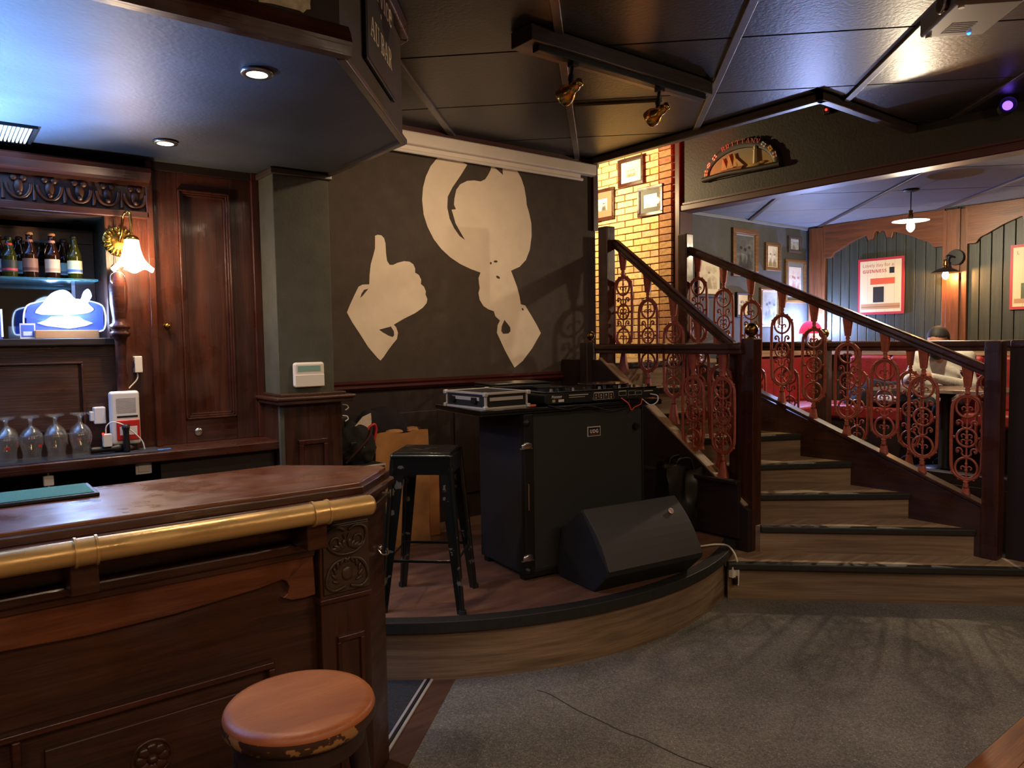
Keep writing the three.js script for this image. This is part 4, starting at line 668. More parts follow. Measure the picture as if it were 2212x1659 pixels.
// unseen floodlights left of the frame, placed to throw blue light onto the canopy
for (const [x, label] of [[-.42, 'unseen black flood lamp throwing blue light up onto the canopy'], [-1.5, 'second unseen blue flood lamp further along the back counter']]) {
  const t = thing('unseen_floodlight', label, 'unseen_floodlight', [x, 1.053, -3.84]), a = V(.02, .94, .34).normalize(), Q = new THREE.Quaternion().setFromUnitVectors(V(0, 1, 0), a);
  part(t, 'stand', merge([cyl(V(0, 0, 0), V(0, .42, 0), .012, .012, 10), new THREE.CylinderGeometry(.07, .07, .012, 24).translate(0, .006, 0)]), M.black);
  part(t, 'housing', merge([B(-.09, .09, -.04, .0, -.07, .07, .008).applyQuaternion(Q).translate(0, .46, 0)]), M.black);
  part(t, 'light_panel', merge([B(-.08, .08, .0, .004, -.06, .06).applyQuaternion(Q).translate(0, .46, 0)]), S({ color: 0xffffff, emissive: 0x9cc0ff, emissiveIntensity: 1.5 }));
  spot('unseen_floodlight_lamp', 0x7fb0ff, 160, [x + a.x * .02, 1.513 + a.y * .02, -3.84 + a.z * .02], [x + .1, 2.45, -3.45], .86, .5, 3);
}
{ // alarm keypad on the column
  const z = -3.78, t = thing('alarm_keypad', 'white alarm keypad with a pale green display on the column', 'keypad', [1.58, 1.32, z]);
  const kc = wpart(t, 'case', merge([B(1.495, 1.665, 1.318, 1.45, z, z + .03, .02)]), M.plastic);
  wpart(t, 'cover', merge([B(1.5, 1.66, 1.322, 1.385, z + .028, z + .034, .006)]), M.plastic);
  wsub(t, kc, 'display', merge([B(1.515, 1.64, 1.402, 1.432, z + .0295, z + .0312)]), S({ color: 0x8ab0a0, roughness: .3 }), 'pale green display');
}
// ---------------------------------------------------------------- projection screen
{
  const t = thing('projection_screen', 'rolled-up white projection screen above the mural', 'screen', [3.3, 2.8, ZM + .06]);
  const a = PZ(840, 322, ZM + .07), b = PZ(1260, 391, ZM + .07), e = PZ(1284, 370, ZM + .07), s = PZ(800, 300, ZM + .07);
  wpart(t, 'casing', merge([B(s.x, e.x - .005, 2.84, 2.925, ZM + .03, ZM + .105, .012)]), M.white);
  wpart(t, 'weight_bar', merge([cyl(V(s.x, 2.802, ZM + .06), V(b.x, 2.802, ZM + .06), .012, .012, 14)]), M.white);
  wpart(t, 'fabric', merge([B(s.x, b.x - .02, 2.805, 2.845, ZM + .058, ZM + .061)]), M.white);
  wpart(t, 'end_cap', merge([B(e.x - .01, e.x + .006, 2.838, 2.928, ZM + .028, ZM + .108, .008)]), M.plastic);
}
// ---------------------------------------------------------------- track spotlights
{
  const a = PY(1108, 92, 2.92), b = PY(1535, 195, 2.92);
  const t = thing('light_track', 'black ceiling track carrying two gold spotlights', 'light track', [(a.x + b.x) / 2, 2.86, (a.z + b.z) / 2]);
  const p = V(a.x, 2.93, (a.z + b.z) / 2), q = V(b.x, 2.93, (a.z + b.z) / 2);
  wpart(t, 'mounting_board', merge([bar(p, q, .15, .075, .004)]), M.batten);
  wpart(t, 'track_rail', merge([bar(V(p.x + .06, 2.88, p.z + .03), V(q.x - .03, 2.88, q.z + .03), .045, .03, .004)]), M.black);
  for (const [u, v, tx, label] of [[1232, 196, 2.2, 'gold reflector spotlight on the track beside the batten'], [1420, 245, 2.75, 'gold reflector spotlight at the far end of the track']]) {
    const zt = p.z + .03, c = PZ(u, v, zt), s = thing('spotlight', label, 'spotlight', [c.x, c.y, zt]);
    s.userData.group = 'gold track spotlights';
    const d = V(tx - c.x, 1.9 - c.y, ZM - zt).normalize();
    const prof = [[0, -.075], [.014, -.074], [.021, -.066], [.021, -.058], [.018, -.052], [.024, -.042], [.026, -.03], [.024, -.018], [.03, -.004], [.042, .012], [.047, .032], [.046, .052], [.043, .06], [.040, .06], [.043, .05], [.04, .02], [.02, 0], [0, -.004]];
    const g = lathe(prof, 26); g.applyQuaternion(new THREE.Quaternion().setFromUnitVectors(V(0, 1, 0), d)); const rb = part(s, 'reflector_body', merge([g]), M.gold, 'polished gold bulb-shaped housing');
    const lens = new THREE.SphereGeometry(.034, 18, 12).scale(1, .5, 1).translate(0, .04, 0); lens.applyQuaternion(new THREE.Quaternion().setFromUnitVectors(V(0, 1, 0), d)); part(rb, 'light_lens', merge([lens]), S({ color: 0xffffff, emissive: 0xffe8c8, emissiveIntensity: 6 }));
    part(s, 'stem', merge([cyl(V(0, .03, 0), V(.02, 2.868 - c.y, 0), .009, .009, 10), cyl(V(.003, .045, 0), V(.008, .075, 0), .014, .014, 10), B(-.0, .04, 2.845 - c.y, 2.875 - c.y, -.02, .02, .003)]), M.black);
    const lp = V(c.x, c.y, zt).addScaledVector(d, .07);
    spot('spotlight_lamp', 0xffe0b8, 2.3, lp.toArray(), [tx, 1.7, ZM], .95, .9, 1.6);
    point('spotlight_spill', 0xff9a50, .16, lp.toArray(), 1.5);
  }
}
// ---------------------------------------------------------------- DJ desk
{
  const ang = -7.5 * Math.PI / 180, t = thing('dj_stand', 'black mesh-fronted rolling DJ stand on the stage', 'stand', [2.415, STG, -2.994], ang);
  const mesh = S({ map: dataTex(256, 256, [.05, .05], (u, v) => { const a = Math.sin(u * 6.283 * 10) * Math.sin(v * 6.283 * 10 + (Math.floor(u * 20) % 2) * 3.14); const k = a > .1 ? 22 : 50; return [k, k * 1.0, k * .96]; }), roughness: .6 });
  const w = .8, d = .5, h = .885;
  part(t, 'case_body', merge([B(0, w, .03, h, -d, -.012, .006)]), M.blackmat);
  part(t, 'mesh_front', merge([B(.055, w - .012, .05, h - .02, -.013, -.004)]), mesh, 'fine black mesh front');
  part(t, 'corner_post', merge([B(-.004, .055, .03, h, -.03, .004, .006), B(w - .012, w + .004, .03, h, -.03, .004, .005)]), M.black);
  part(t, 'bottom_rail', merge([B(0, w, .02, .055, -.03, .004, .005)]), M.black);
  for (const y of [.13, .72]) part(t, 'latch', merge([lathe([[0, 0], [.03, 0], [.034, .004], [.03, .012], [.02, .014], [0, .014]], 20).scale(1, 1, .6).rotateX(Math.PI / 2).translate(.01, y, .004), B(-.03, .045, y - .018, y - .01, .0, .012, .002)]), M.chrome);
  for (const y of [.06, .84]) part(t, 'corner_ball', merge([new THREE.SphereGeometry(.022, 14, 10).translate(.012, y, 0)]), M.black);
  part(t, 'knob', merge([cyl(V(w - .06, .77, -.005), V(w - .06, .77, .022), .02, .017, 16)]), M.black);
  part(t, 'hinge_strip', merge([B(.012, .02, .38, .52, .002, .014, .002)]), M.chrome);
  const bdg = part(t, 'badge', merge([B(.405, .495, .735, .79, -.005, .0, .002)]), M.alu);
  const bp = part(bdg, 'badge_face', planeUV(.078, .044), canvasMat(256, 144, (c, W2, H2) => { c.fillStyle = '#101010'; c.fillRect(0, 0, W2, H2); c.fillStyle = '#ece6dc'; c.font = 'bold 92px sans-serif'; c.textAlign = 'center'; c.fillText('UDG', 128, 100); c.fillStyle = '#b04030'; c.fillRect(30, 118, 196, 8); }), 'badge lettered UDG'); bp.position.set(.45, .7625, .0008);
  part(t, 'table_top', merge([B(-.25, .94, h, h + .032, -.55, 0, .006)]), M.blackgloss, 'glossy black table top');
  part(t, 'top_edge', merge([B(-.25, .94, h + .004, h + .009, -.002, .004), B(-.25, .94, h + .018, h + .023, -.002, .004)]), M.black);
  for (const x of [.03, w - .03]) for (const z of [-.05, -.45]) part(t, 'foot', merge([B(x - .025, x + .025, 0, .032, z - .025, z + .025, .004)]), M.black);
  const TY = STG + h + .032, L = (x, z) => { const c = Math.cos(-ang), s = Math.sin(-ang); return [2.415 + x * c - z * s, TY, -2.994 + x * s + z * c]; };
  // aluminium case
  const ca = thing('flight_case', 'black and aluminium flight case on the DJ stand', 'case', L(-.215, -.02), ang + .12);
  const cw = .275, cd = .37, chh = .088;
  part(ca, 'case_panels', merge([B(.006, cw - .006, .004, chh - .004, -cd + .006, -.006)]), M.blackmat);
  const ed = .012, E = []; for (const y of [0, chh - ed]) { E.push(B(0, cw, y, y + ed, -ed, 0, .002), B(0, cw, y, y + ed, -cd, -cd + ed, .002), B(0, ed, y, y + ed, -cd, 0, .002), B(cw - ed, cw, y, y + ed, -cd, 0, .002)); } for (const x of [0, cw - ed]) for (const z of [-ed, -cd]) E.push(B(x, x + ed, 0, chh, z, z + ed, .002));
  part(ca, 'aluminium_edge', merge(E), M.alu, 'aluminium edging');
  part(ca, 'lid_band', merge([B(.03, cw - .03, .044, .062, -.007, -.003), B(.003, .006, .044, .062, -cd + .06, -.06)]), M.alu);
  for (const [x, z] of [[0, 0], [cw, 0], [0, -cd], [cw, -cd]]) for (const [y0, y1] of [[chh - .02, chh + .003], [0, .02]]) part(ca, 'corner_cap', merge([B(x - .012, x + .012, y0, y1, z - .012, z + .012, .006)]), M.alu);
  part(ca, 'latch', merge([B(-.008, .002, .03, .06, -.12, -.08, .002), B(-.008, .002, .03, .06, -.32, -.28, .002)]), M.black);
  // controller
  const ct = thing('dj_controller', 'black DJ controller showing its rear sockets on the DJ stand', 'controller', L(.15, -.03), ang);
  part(ct, 'chassis', merge([B(0, .8, .008, .062, -.4, 0, .01)]), M.black);
  part(ct, 'top_plate', merge([B(.01, .79, .062, .072, -.39, -.012, .004)]), M.blackgloss);
  part(ct, 'jog_wheel', merge([new THREE.CylinderGeometry(.1, .1, .014, 36).translate(.18, .079, -.22), new THREE.CylinderGeometry(.1, .1, .014, 36).translate(.62, .079, -.22)]), M.blackgloss);
  for (let i = 0; i < 14; i++) part(ct, 'control_knob', merge([cyl(V(.06 + i * .054, .07, -.03 - (i % 2) * .025), V(.06 + i * .054, .086, -.03 - (i % 2) * .025), .009, .008, 12)]), i % 3 ? M.black : M.chrome);
  const rp = part(ct, 'rear_panel_print', planeUV(.78, .05), canvasMat(1024, 56, (c, W2, H2) => { c.fillStyle = '#0d0d0c'; c.fillRect(0, 0, W2, H2); c.fillStyle = '#e8e2d6'; c.font = 'bold italic 24px sans-serif'; c.fillText('Pioneer', 40, 24); c.fillRect(100, 32, 48, 16); c.fillStyle = '#b8a868'; c.fillRect(48, 32, 26, 16); c.fillStyle = '#d8d2c2'; c.fillRect(190, 8, 170, 5); c.fillRect(190, 22, 140, 3); c.strokeStyle = '#cfc8b8'; c.lineWidth = 2; for (let i = 0; i < 4; i++) { c.strokeRect(410 + i * 46, 8, 42, 40); c.fillStyle = i % 3 ? '#c8c0a8' : '#c09a60'; c.fillRect(424 + i * 46, 16, 12, 10); c.fillRect(424 + i * 46, 32, 12, 10); } c.strokeRect(640, 6, 70, 26); c.strokeRect(730, 6, 64, 26); c.strokeRect(800, 10, 60, 22); c.fillStyle = '#d8d2c2'; c.fillRect(412, 2, 176, 4); c.fillRect(640, 2, 70, 4); c.fillRect(880, 10, 90, 5); }), 'printed rear socket panel'); rp.position.set(.4, .034, .0008);
  for (const x of [.31, .36, .41, .46, .56, .62]) part(ct, 'socket', merge([cyl(V(x, .024, 0), V(x, .024, .006), .007, .007, 12)]), M.chrome);
  // record-like disc and laptop
  const dk = thing('disc', 'thin glossy black disc lying on the DJ controller', 'disc', [...L(.72, -.27).slice(0, 1), TY + .087, L(.72, -.27)[2]]); part(dk, 'disc_plate', merge([lathe([[0, .004], [.15, .004], [.152, .002], [.15, 0], [0, 0]], 48)]), M.blackgloss);
  const lp = thing('laptop', 'closed glossy black laptop lying behind the flight case', 'laptop', [L(.02, -.38)[0], TY + .0, L(.02, -.38)[2]], ang - .1);
  part(lp, 'riser', merge([B(.04, .34, 0, .075, -.2, -.02, .004)]), M.black, 'black stand under the laptop'); part(lp, 'base', merge([B(0, .38, .075, .094, -.26, 0, .006)]), M.black); part(lp, 'lid', merge([B(0, .38, .096, .108, -.26, 0, .005)]), M.blackgloss);
  // cables
  const c1 = V(...L(.72, 0)), C = (n, pts, m, label, r = .0035) => solo('cable', merge([tube(pts, r, 40, 6)]), m, label, 'cable');
  const K = (x, y, z) => { const p = L(x, z); return V(p[0], TY + y, p[2]); };
  C('', [K(.64, .02, .0), K(.67, -.015, .03), K(.69, -.05, .03), K(.71, -.035, .03), K(.76, -.02, .025), K(.79, .004, .0)], S({ color: 0xe0482a, roughness: .5 }), 'orange cable dipping from the DJ controller');
  C('', [K(.87, .03, -.02), K(.89, .02, .02), K(.88, -.01, .03), K(.84, -.03, .02), K(.80, .004, -.01)], M.plastic, 'white cable looping at the DJ controller end');
  C('', [K(.15, .006, .0), K(.25, -.02, .02), K(.4, -.01, .02), K(.55, -.045, .025), K(.66, -.03, .02), K(.7, .004, 0)], M.black, 'black cable sagging along the DJ stand edge');
  const pg = thing('cable_plug', 'orange-tipped cable plug on the stand edge beside the case', 'plug', L(.07, -.02), ang); part(pg, 'plug_body', merge([cyl(V(-.02, .008, 0), V(.015, .008, 0), .007, .006, 10)]), S({ color: 0xe0642a, roughness: .5 })); part(pg, 'tip', merge([cyl(V(-.035, .008, 0), V(-.02, .008, 0), .004, .004, 8)]), M.plastic);
}
{ // monitor speaker
  const a = PY(1285, 1279, STG), b = PY(1458, 1239, STG), ang = -Math.atan2(b.z - a.z, b.x - a.x);
  const t = thing('stage_monitor', 'black wedge monitor speaker with a badge on its grille', 'speaker', [a.x, STG, a.z], ang);
  const L = .62, prof = [[.12, .135], [.115, .105], [0, 0], [-.30, 0], [-.34, .05], [-.27, .28], [-.1, .40], [-.085, .395]];
  const g = ext(shp(prof.map(p => [-p[0], p[1]])), L, .008); g.rotateY(Math.PI / 2); g.translate(-.0, 0, 0);
  part(t, 'cabinet', merge([g]), M.blackmat);
  // slightly bowed perforated grille
  const gp = []; for (let i = 0; i <= 8; i++) { const f = i / 8; gp.push([.122 + (-.09 - .122) * f + .018 * Math.sin(f * Math.PI), .132 + (.4 - .132) * f + .014 * Math.sin(f * Math.PI)]); }
  const gp2 = gp.map(p => [p[0] - .02, p[1] - .018]).reverse(); const gg = ext(shp([...gp, ...gp2].map(p => [-p[0], p[1]])), L - .002, .003); gg.rotateY(Math.PI / 2); gg.translate(.001, 0, 0);
  const grl = part(t, 'grille', merge([gg]), S({ map: dataTex(128, 128, [.04, .04], (u, v) => { const k = (Math.sin(u * 6.283 * 8) * Math.sin(v * 6.283 * 8) > .2) ? 30 : 66; return [k, k * .96, k * .9]; }), roughness: .65 }), 'dark grey perforated grille');
  const f = .72, gx = .122 + (-.212) * f + .018 * Math.sin(f * Math.PI), gy = .132 + .268 * f + .014 * Math.sin(f * Math.PI);
  const n = V(0, .212, .268).normalize(); const bd = lathe([[0, .004], [.012, .004], [.0135, .003], [.0135, .006], [.0165, .006], [.017, 0], [0, 0]], 22); bd.applyQuaternion(new THREE.Quaternion().setFromUnitVectors(V(0, 1, 0), n)); bd.translate(L - .1, gy + .004, gx + .004);
  part(grl, 'badge', merge([bd]), P({ color: 0xd8b8a8, metalness: .6, roughness: .3 }), 'round pink-silver badge');
  part(t, 'side_handle', merge([B(-.006, .004, .15, .2, -.2, -.06, .004)]), M.black);
}
{ // white power lead and its plug at the step
  const path = [PY(1500, 1182, STG + .06), PY(1520, 1179, STG + .012), PY(1545, 1176, STG + .01), PZ(1566, 1177, -2.73), PZ(1580, 1186, -2.66), PZ(1590, 1204, -2.615), PZ(1595, 1232, -2.6), PZ(1594, 1264, -2.6)];
  solo('power_cable', merge([tube(path, .006, 50, 8)]), M.plastic, 'white power lead running from the monitor speaker over the stage edge', 'cable');
  const q = PZ(1584, 1240, -2.61), t = thing('power_socket', 'white cable plug and socket hanging at the stage edge by the step', 'socket', [q.x, q.y - .04, q.z]); part(t, 'socket_plate', merge([B(-.018, .012, .02, .085, -.02, .01, .003)]), M.plastic); part(t, 'plug', merge([B(.008, .02, .03, .07, .008, .03, .003)]), M.plastic); part(t, 'black_plug', merge([B(-.012, .014, -.02, .02, 0, .024, .004)]), M.black);
}
{ // black metal stool
  const c = [1.893, -3.1], t = thing('metal_stool', 'glossy black metal bar stool with a square seat on the stage', 'stool', [c[0], STG, c[1]], Math.PI / 4 + .02);
  const hs = .15, hb = .192, top = .745;
  part(t, 'seat', merge([B(-hs, hs, top - .03, top, -hs, hs, .018), B(-hs + .012, hs - .012, top - .002, top + .004, -hs + .012, hs - .012, .004)]), M.stoolpaint);
  part(t, 'seat_slot', merge([B(-.035, .035, top + .0035, top + .0045, -.012, .012)]), M.blackmat);
  part(t, 'apron', merge([[0, 1, 2, 3].map(i => B(-hs + .004, hs - .004, top - .1, top - .02, hs - .012, hs - .006, .002).rotateY(i * Math.PI / 2))]), M.stoolpaint);
  for (const [sx, sz] of [[-1, -1], [1, -1], [1, 1], [-1, 1]]) {
    const a = V(sx * (hs - .012), top - .03, sz * (hs - .012)), b = V(sx * hb, 0, sz * hb), G = [];
    for (const [dx, dz] of [[1, 0], [0, 1]]) { // an L of two tapering faces
      const wA = .062, wB = .026, o = V(dx ? -sx : 0, 0, dz ? -sz : 0); const q = [a.clone(), a.clone().addScaledVector(o, wA), b.clone().addScaledVector(o, wB), b.clone()];
      const n = V(dz ? sx : 0, 0, dx ? sz : 0).multiplyScalar(-.006); const g = new THREE.BufferGeometry(), P8 = [...q, ...q.map(v => v.clone().add(n))]; const idx = [0, 1, 2, 0, 2, 3, 4, 6, 5, 4, 7, 6, 0, 4, 5, 0, 5, 1, 1, 5, 6, 1, 6, 2, 2, 6, 7, 2, 7, 3, 3, 7, 4, 3, 4, 0];
      g.setAttribute('position', new THREE.BufferAttribute(new Float32Array(idx.flatMap(i => P8[i].toArray())), 3)); g.computeVertexNormals(); G.push(g);
    }
    G.push(cyl(a, b, .012, .012, 10));
    const lg = part(t, 'leg', merge(G, 'y'), M.stoolpaint); part(lg, 'rubber_foot', merge([cyl(b.clone().add(V(0, -.002, 0)), b.clone().add(V(0, .02, 0)), .018, .018, 12)]), M.blackmat);
  }
  const yb = .24, k = hb - (hb - hs) * yb / top - .012, cs = [V(-k, yb, -k), V(k, yb, -k), V(k, yb, k), V(-k, yb, k)];
  for (let i = 0; i < 4; i++) part(t, 'foot_rung', merge([bar(cs[i], cs[(i + 1) % 4], .006, .014, .002)]), i === 2 ? M.chrome : M.stoolpaint);
  part(t, 'cross_brace', merge([bar(V(-hs, top - .1, -hs), V(hs, top - .1, hs), .02, .004), bar(V(hs, top - .105, -hs), V(-hs, top - .105, hs), .02, .004)]), M.stoolpaint);
}
{ // wooden stool at the bar
  const c = PY(648, 1510, .76), t = thing('wooden_stool', 'round orange-brown wooden bar stool before the counter', 'stool', [c.x, 0, c.z]);
  const R = .162;
  part(t, 'seat', merge([lathe([[0, .757], [R - .02, .76], [R - .006, .757], [R, .75], [R + .002, .742]], 56)]), M.stoolwood, 'worn orange-brown seat');
  part(t, 'seat_rim', merge([lathe([[R + .001, .744], [R + .004, .735], [R + .003, .722], [R - .004, .712], [R - .02, .708], [0, .708]], 56)]), P({ map: dataTex(256, 64, [.5, .1], (u, v) => { const k = fbm(u * 20, v * 5, 20, 5, 210, 4); return k > .6 ? [150, 110, 62] : mix3([40, 24, 15], [74, 44, 26], k); }), roughness: .5, clearcoat: .3, clearcoatRoughness: .3 }), 'dark worn rim');
  for (let i = 0; i < 4; i++) { const a = i * Math.PI / 2 + .5, dx = Math.cos(a), dz = Math.sin(a); part(t, 'leg', merge([cyl(V(dx * .19, 0, dz * .19), V(dx * .115, .71, dz * .115), .019, .023, 14)], 'y'), M.blackwood); }
  for (const [y, r] of [[.22, .165], [.45, .141]]) for (let i = 0; i < 4; i++) { const a = i * Math.PI / 2 + .5, b = a + Math.PI / 2; part(t, 'stretcher', merge([cyl(V(Math.cos(a) * r, y, Math.sin(a) * r), V(Math.cos(b) * r, y, Math.sin(b) * r), .011, .011, 10)]), M.blackwood); }
  part(t, 'apron', merge([lathe([[.135, .66], [.14, .665], [.14, .71], [.13, .71], [.135, .66]], 40)]), M.blackwood);
}
// ---------------------------------------------------------------- bags on the stage
{
  const z = -4.1, q = (u, v) => PZ(u, v, z);
  const a = q(803, 936), b = q(910, 926), t = thing('paper_bag', 'tall brown paper carrier bag against the wainscot', 'bag', [(a.x + b.x) / 2, STG, z], -.12);
  const w = b.x - a.x, h = a.y - STG, d = .16;
  const panel = (x0, x1, z0, z1, top) => { const n = 10, g = new THREE.PlaneGeometry(1, 1, n, n), p = g.attributes.position; for (let i = 0; i < p.count; i++) { const f = p.getX(i) + .5, k = p.getY(i) + .5; const x = x0 + (x1 - x0) * f, zz = z0 + (z1 - z0) * f, wob = (vnoise(f * 5 + x0 * 9, k * 6, 50, 50, 401) - .5) * .018; p.setXYZ(i, x + (z1 === z0 ? 0 : wob), k * (h + top * Math.sin(f * 9) * k), zz + (z1 === z0 ? wob : 0)); } g.computeVertexNormals(); return g; };
  part(t, 'front_panel', merge([panel(-w / 2, w / 2, d / 2, d / 2, .008)]), M.paper); part(t, 'back_panel', merge([panel(-w / 2, w / 2, -d / 2, -d / 2, .012)]), M.paper); part(t, 'side_panel', merge([panel(-w / 2, -w / 2, -d / 2, d / 2, .01)]), M.paper); part(t, 'side_panel', merge([panel(w / 2, w / 2, -d / 2, d / 2, .01)]), M.paper);
  part(t, 'crumpled_paper', merge([new THREE.IcosahedronGeometry(.05, 1).scale(1.2, .35, .8).translate(-.02, h - .005, 0), new THREE.IcosahedronGeometry(.035, 0).scale(1.3, .5, .8).translate(.1, h - .003, .02)]), M.paper);
  const c0 = q(868, 1010), c1 = q(952, 1010); solo('cardboard_box', merge([B(c0.x, c1.x, STG, .80, z - .12, z - .02, .004).rotateY(0)]), M.cardboard, 'flat reddish cardboard box leaning behind the metal stool', 'box');
  solo('folded_flyer', merge([B(c0.x + .05, c0.x + .2, STG, STG + .3, z - .005, z + .0, .001)]), S({ color: 0xa8401e, roughness: .8 }), 'orange-red folder standing before the cardboard box', 'folder');
}
{
  const z = -4.05, c = PZ(772, 1000, z); const bx = thing('equipment_case', 'black equipment case with a pale edge beside the pilaster', 'case', [c.x, STG, z]);
  part(bx, 'case_body', merge([B(-.14, .12, 0, c.y - STG, -.16, .12, .006)]), M.blackmat); part(bx, 'pale_edge', merge([B(-.14, .122, c.y - STG - .012, c.y - STG, .118, .126, .002)]), M.alu);
  const t = thing('backpack', 'slouched black backpack on top of the equipment case', 'backpack', [c.x - .01, c.y, z - .02]);
  const g = new THREE.SphereGeometry(.13, 32, 24), p = g.attributes.position; for (let i = 0; i < p.count; i++) { const x = p.getX(i), y = p.getY(i), zz = p.getZ(i), n = 1 + (vnoise(x * 22 + 9, y * 22 + zz * 17 + 9, 99, 99, 501) - .5) * .35; p.setXYZ(i, x * n * 1.0, Math.max(-.1, y * n * 1.05), zz * n * .9); } g.translate(0, .1, 0); g.computeVertexNormals(); part(t, 'bag_body', merge([g]), M.fabric);
  part(t, 'strap', merge([tube([V(-.1, .02, .1), V(-.04, .09, .13), V(.04, .16, .12), V(.09, .21, .06)], .008, 24, 6).scale(1, 1, 1)]), S({ color: 0x3a1816, roughness: .9 })); part(t, 'zip_pull', merge([B(.0, .008, .08, .11, .125, .13, .002)]), M.chrome);
  part(t, 'buckle', merge([B(-.08, -.04, .12, .14, .11, .125, .004)]), M.black);
  const cl = thing('folded_cloth', 'pale folded cloth stuck upright in the backpack', 'cloth', [c.x + .05, c.y + .14, z - .02]); const cg = ext(shp([[-.08, .02], [-.05, .08], [0, .13], [.055, .15], [.058, .1], [.05, .04], [-.02, -.02]]), .006, .002); part(cl, 'cloth', merge([cg]), S({ map: noisy([206, 190, 172], .15, 91, [.1, .1], 10), roughness: .9 }));
  solo('red_strap', merge([tube([V(c.x + .05, c.y + .16, z + .03), V(c.x + .07, c.y + .21, z + .03), V(c.x + .105, c.y + .225, z + .03), V(c.x + .115, c.y + .2, z + .03), V(c.x + .1, c.y + .13, z + .03)], .008, 30, 8)]), S({ color: 0xc02a24, roughness: .5 }), 'red looped strap at the backpack opening', 'strap');
  const co = thing('dark_coat', 'heap of dark clothing behind the paper bag', 'coat', [2.2, .85, -4.22]); const cg2 = new THREE.SphereGeometry(.17, 28, 20), p2 = cg2.attributes.position; for (let i = 0; i < p2.count; i++) { const x = p2.getX(i), y = p2.getY(i), zz = p2.getZ(i), n = 1 + (vnoise(x * 16 + 3, y * 16 + zz * 13 + 5, 99, 99, 511) - .5) * .5; p2.setXYZ(i, x * n * 1.2, y * n, zz * n * .55); } cg2.translate(0, .12, 0); cg2.computeVertexNormals(); part(co, 'cloth', merge([cg2]), S({ color: 0x17131a, roughness: .95 }));
  solo('garment_rail', merge([B(1.85, 2.4, STG, .86, -4.34, -4.1, .01)]), M.blackmat, 'black box under the heap of clothing', 'box');
  for (const v of [878, 902]) { const h = PX(744, v, 1.76); solo('wall_hook', merge([tube([V(1.75, h.y + .012, h.z), V(1.775, h.y + .006, h.z), V(1.782, h.y - .008, h.z), V(1.772, h.y - .016, h.z), V(1.765, h.y - .02, h.z)], .0035, 14, 6)]), M.plastic, v < 890 ? 'upper white hook on the pilaster side' : 'lower white hook on the pilaster side', 'hook'); }
}
{ // black carrier bag by the newel
  const c = PY(1505, 1150, STG), t = thing('carrier_bag', 'crumpled black carrier bag beside the stage newel', 'bag', [c.x, STG, c.z - .12], -.5);
  const g = new THREE.BoxGeometry(.3, .42, .2, 14, 18, 10), p = g.attributes.position; for (let i = 0; i < p.count; i++) { const x = p.getX(i), y = p.getY(i), z = p.getZ(i), k = .8 + .2 * Math.min(1, (y + .21) / .1), n = (vnoise(x * 20 + 7, y * 14 + z * 15 + 7, 99, 99, 601) - .5) * .045 * (.3 + (y + .21) * 2); p.setXYZ(i, x * k + n, y + (y > .2 ? n * 1.5 : 0), z * k + n); } g.translate(0, .21, 0); g.computeVertexNormals(); part(t, 'bag_body', merge([g]), P({ color: 0x0d0e0e, roughness: .38, clearcoat: .3, clearcoatRoughness: .3 }));
  for (const z of [-.06, .06]) part(t, 'handle', merge([tube([V(-.07, .4, z), V(-.05, .47, z), V(.03, .48, z), V(.06, .4, z)], .008, 20, 6)]), M.black);
  part(t, 'tissue', merge([new THREE.IcosahedronGeometry(.03, 1).scale(1.2, .8, .8).translate(-.1, .42, 0)]), S({ color: 0x4a4e50, roughness: .8 }));
}
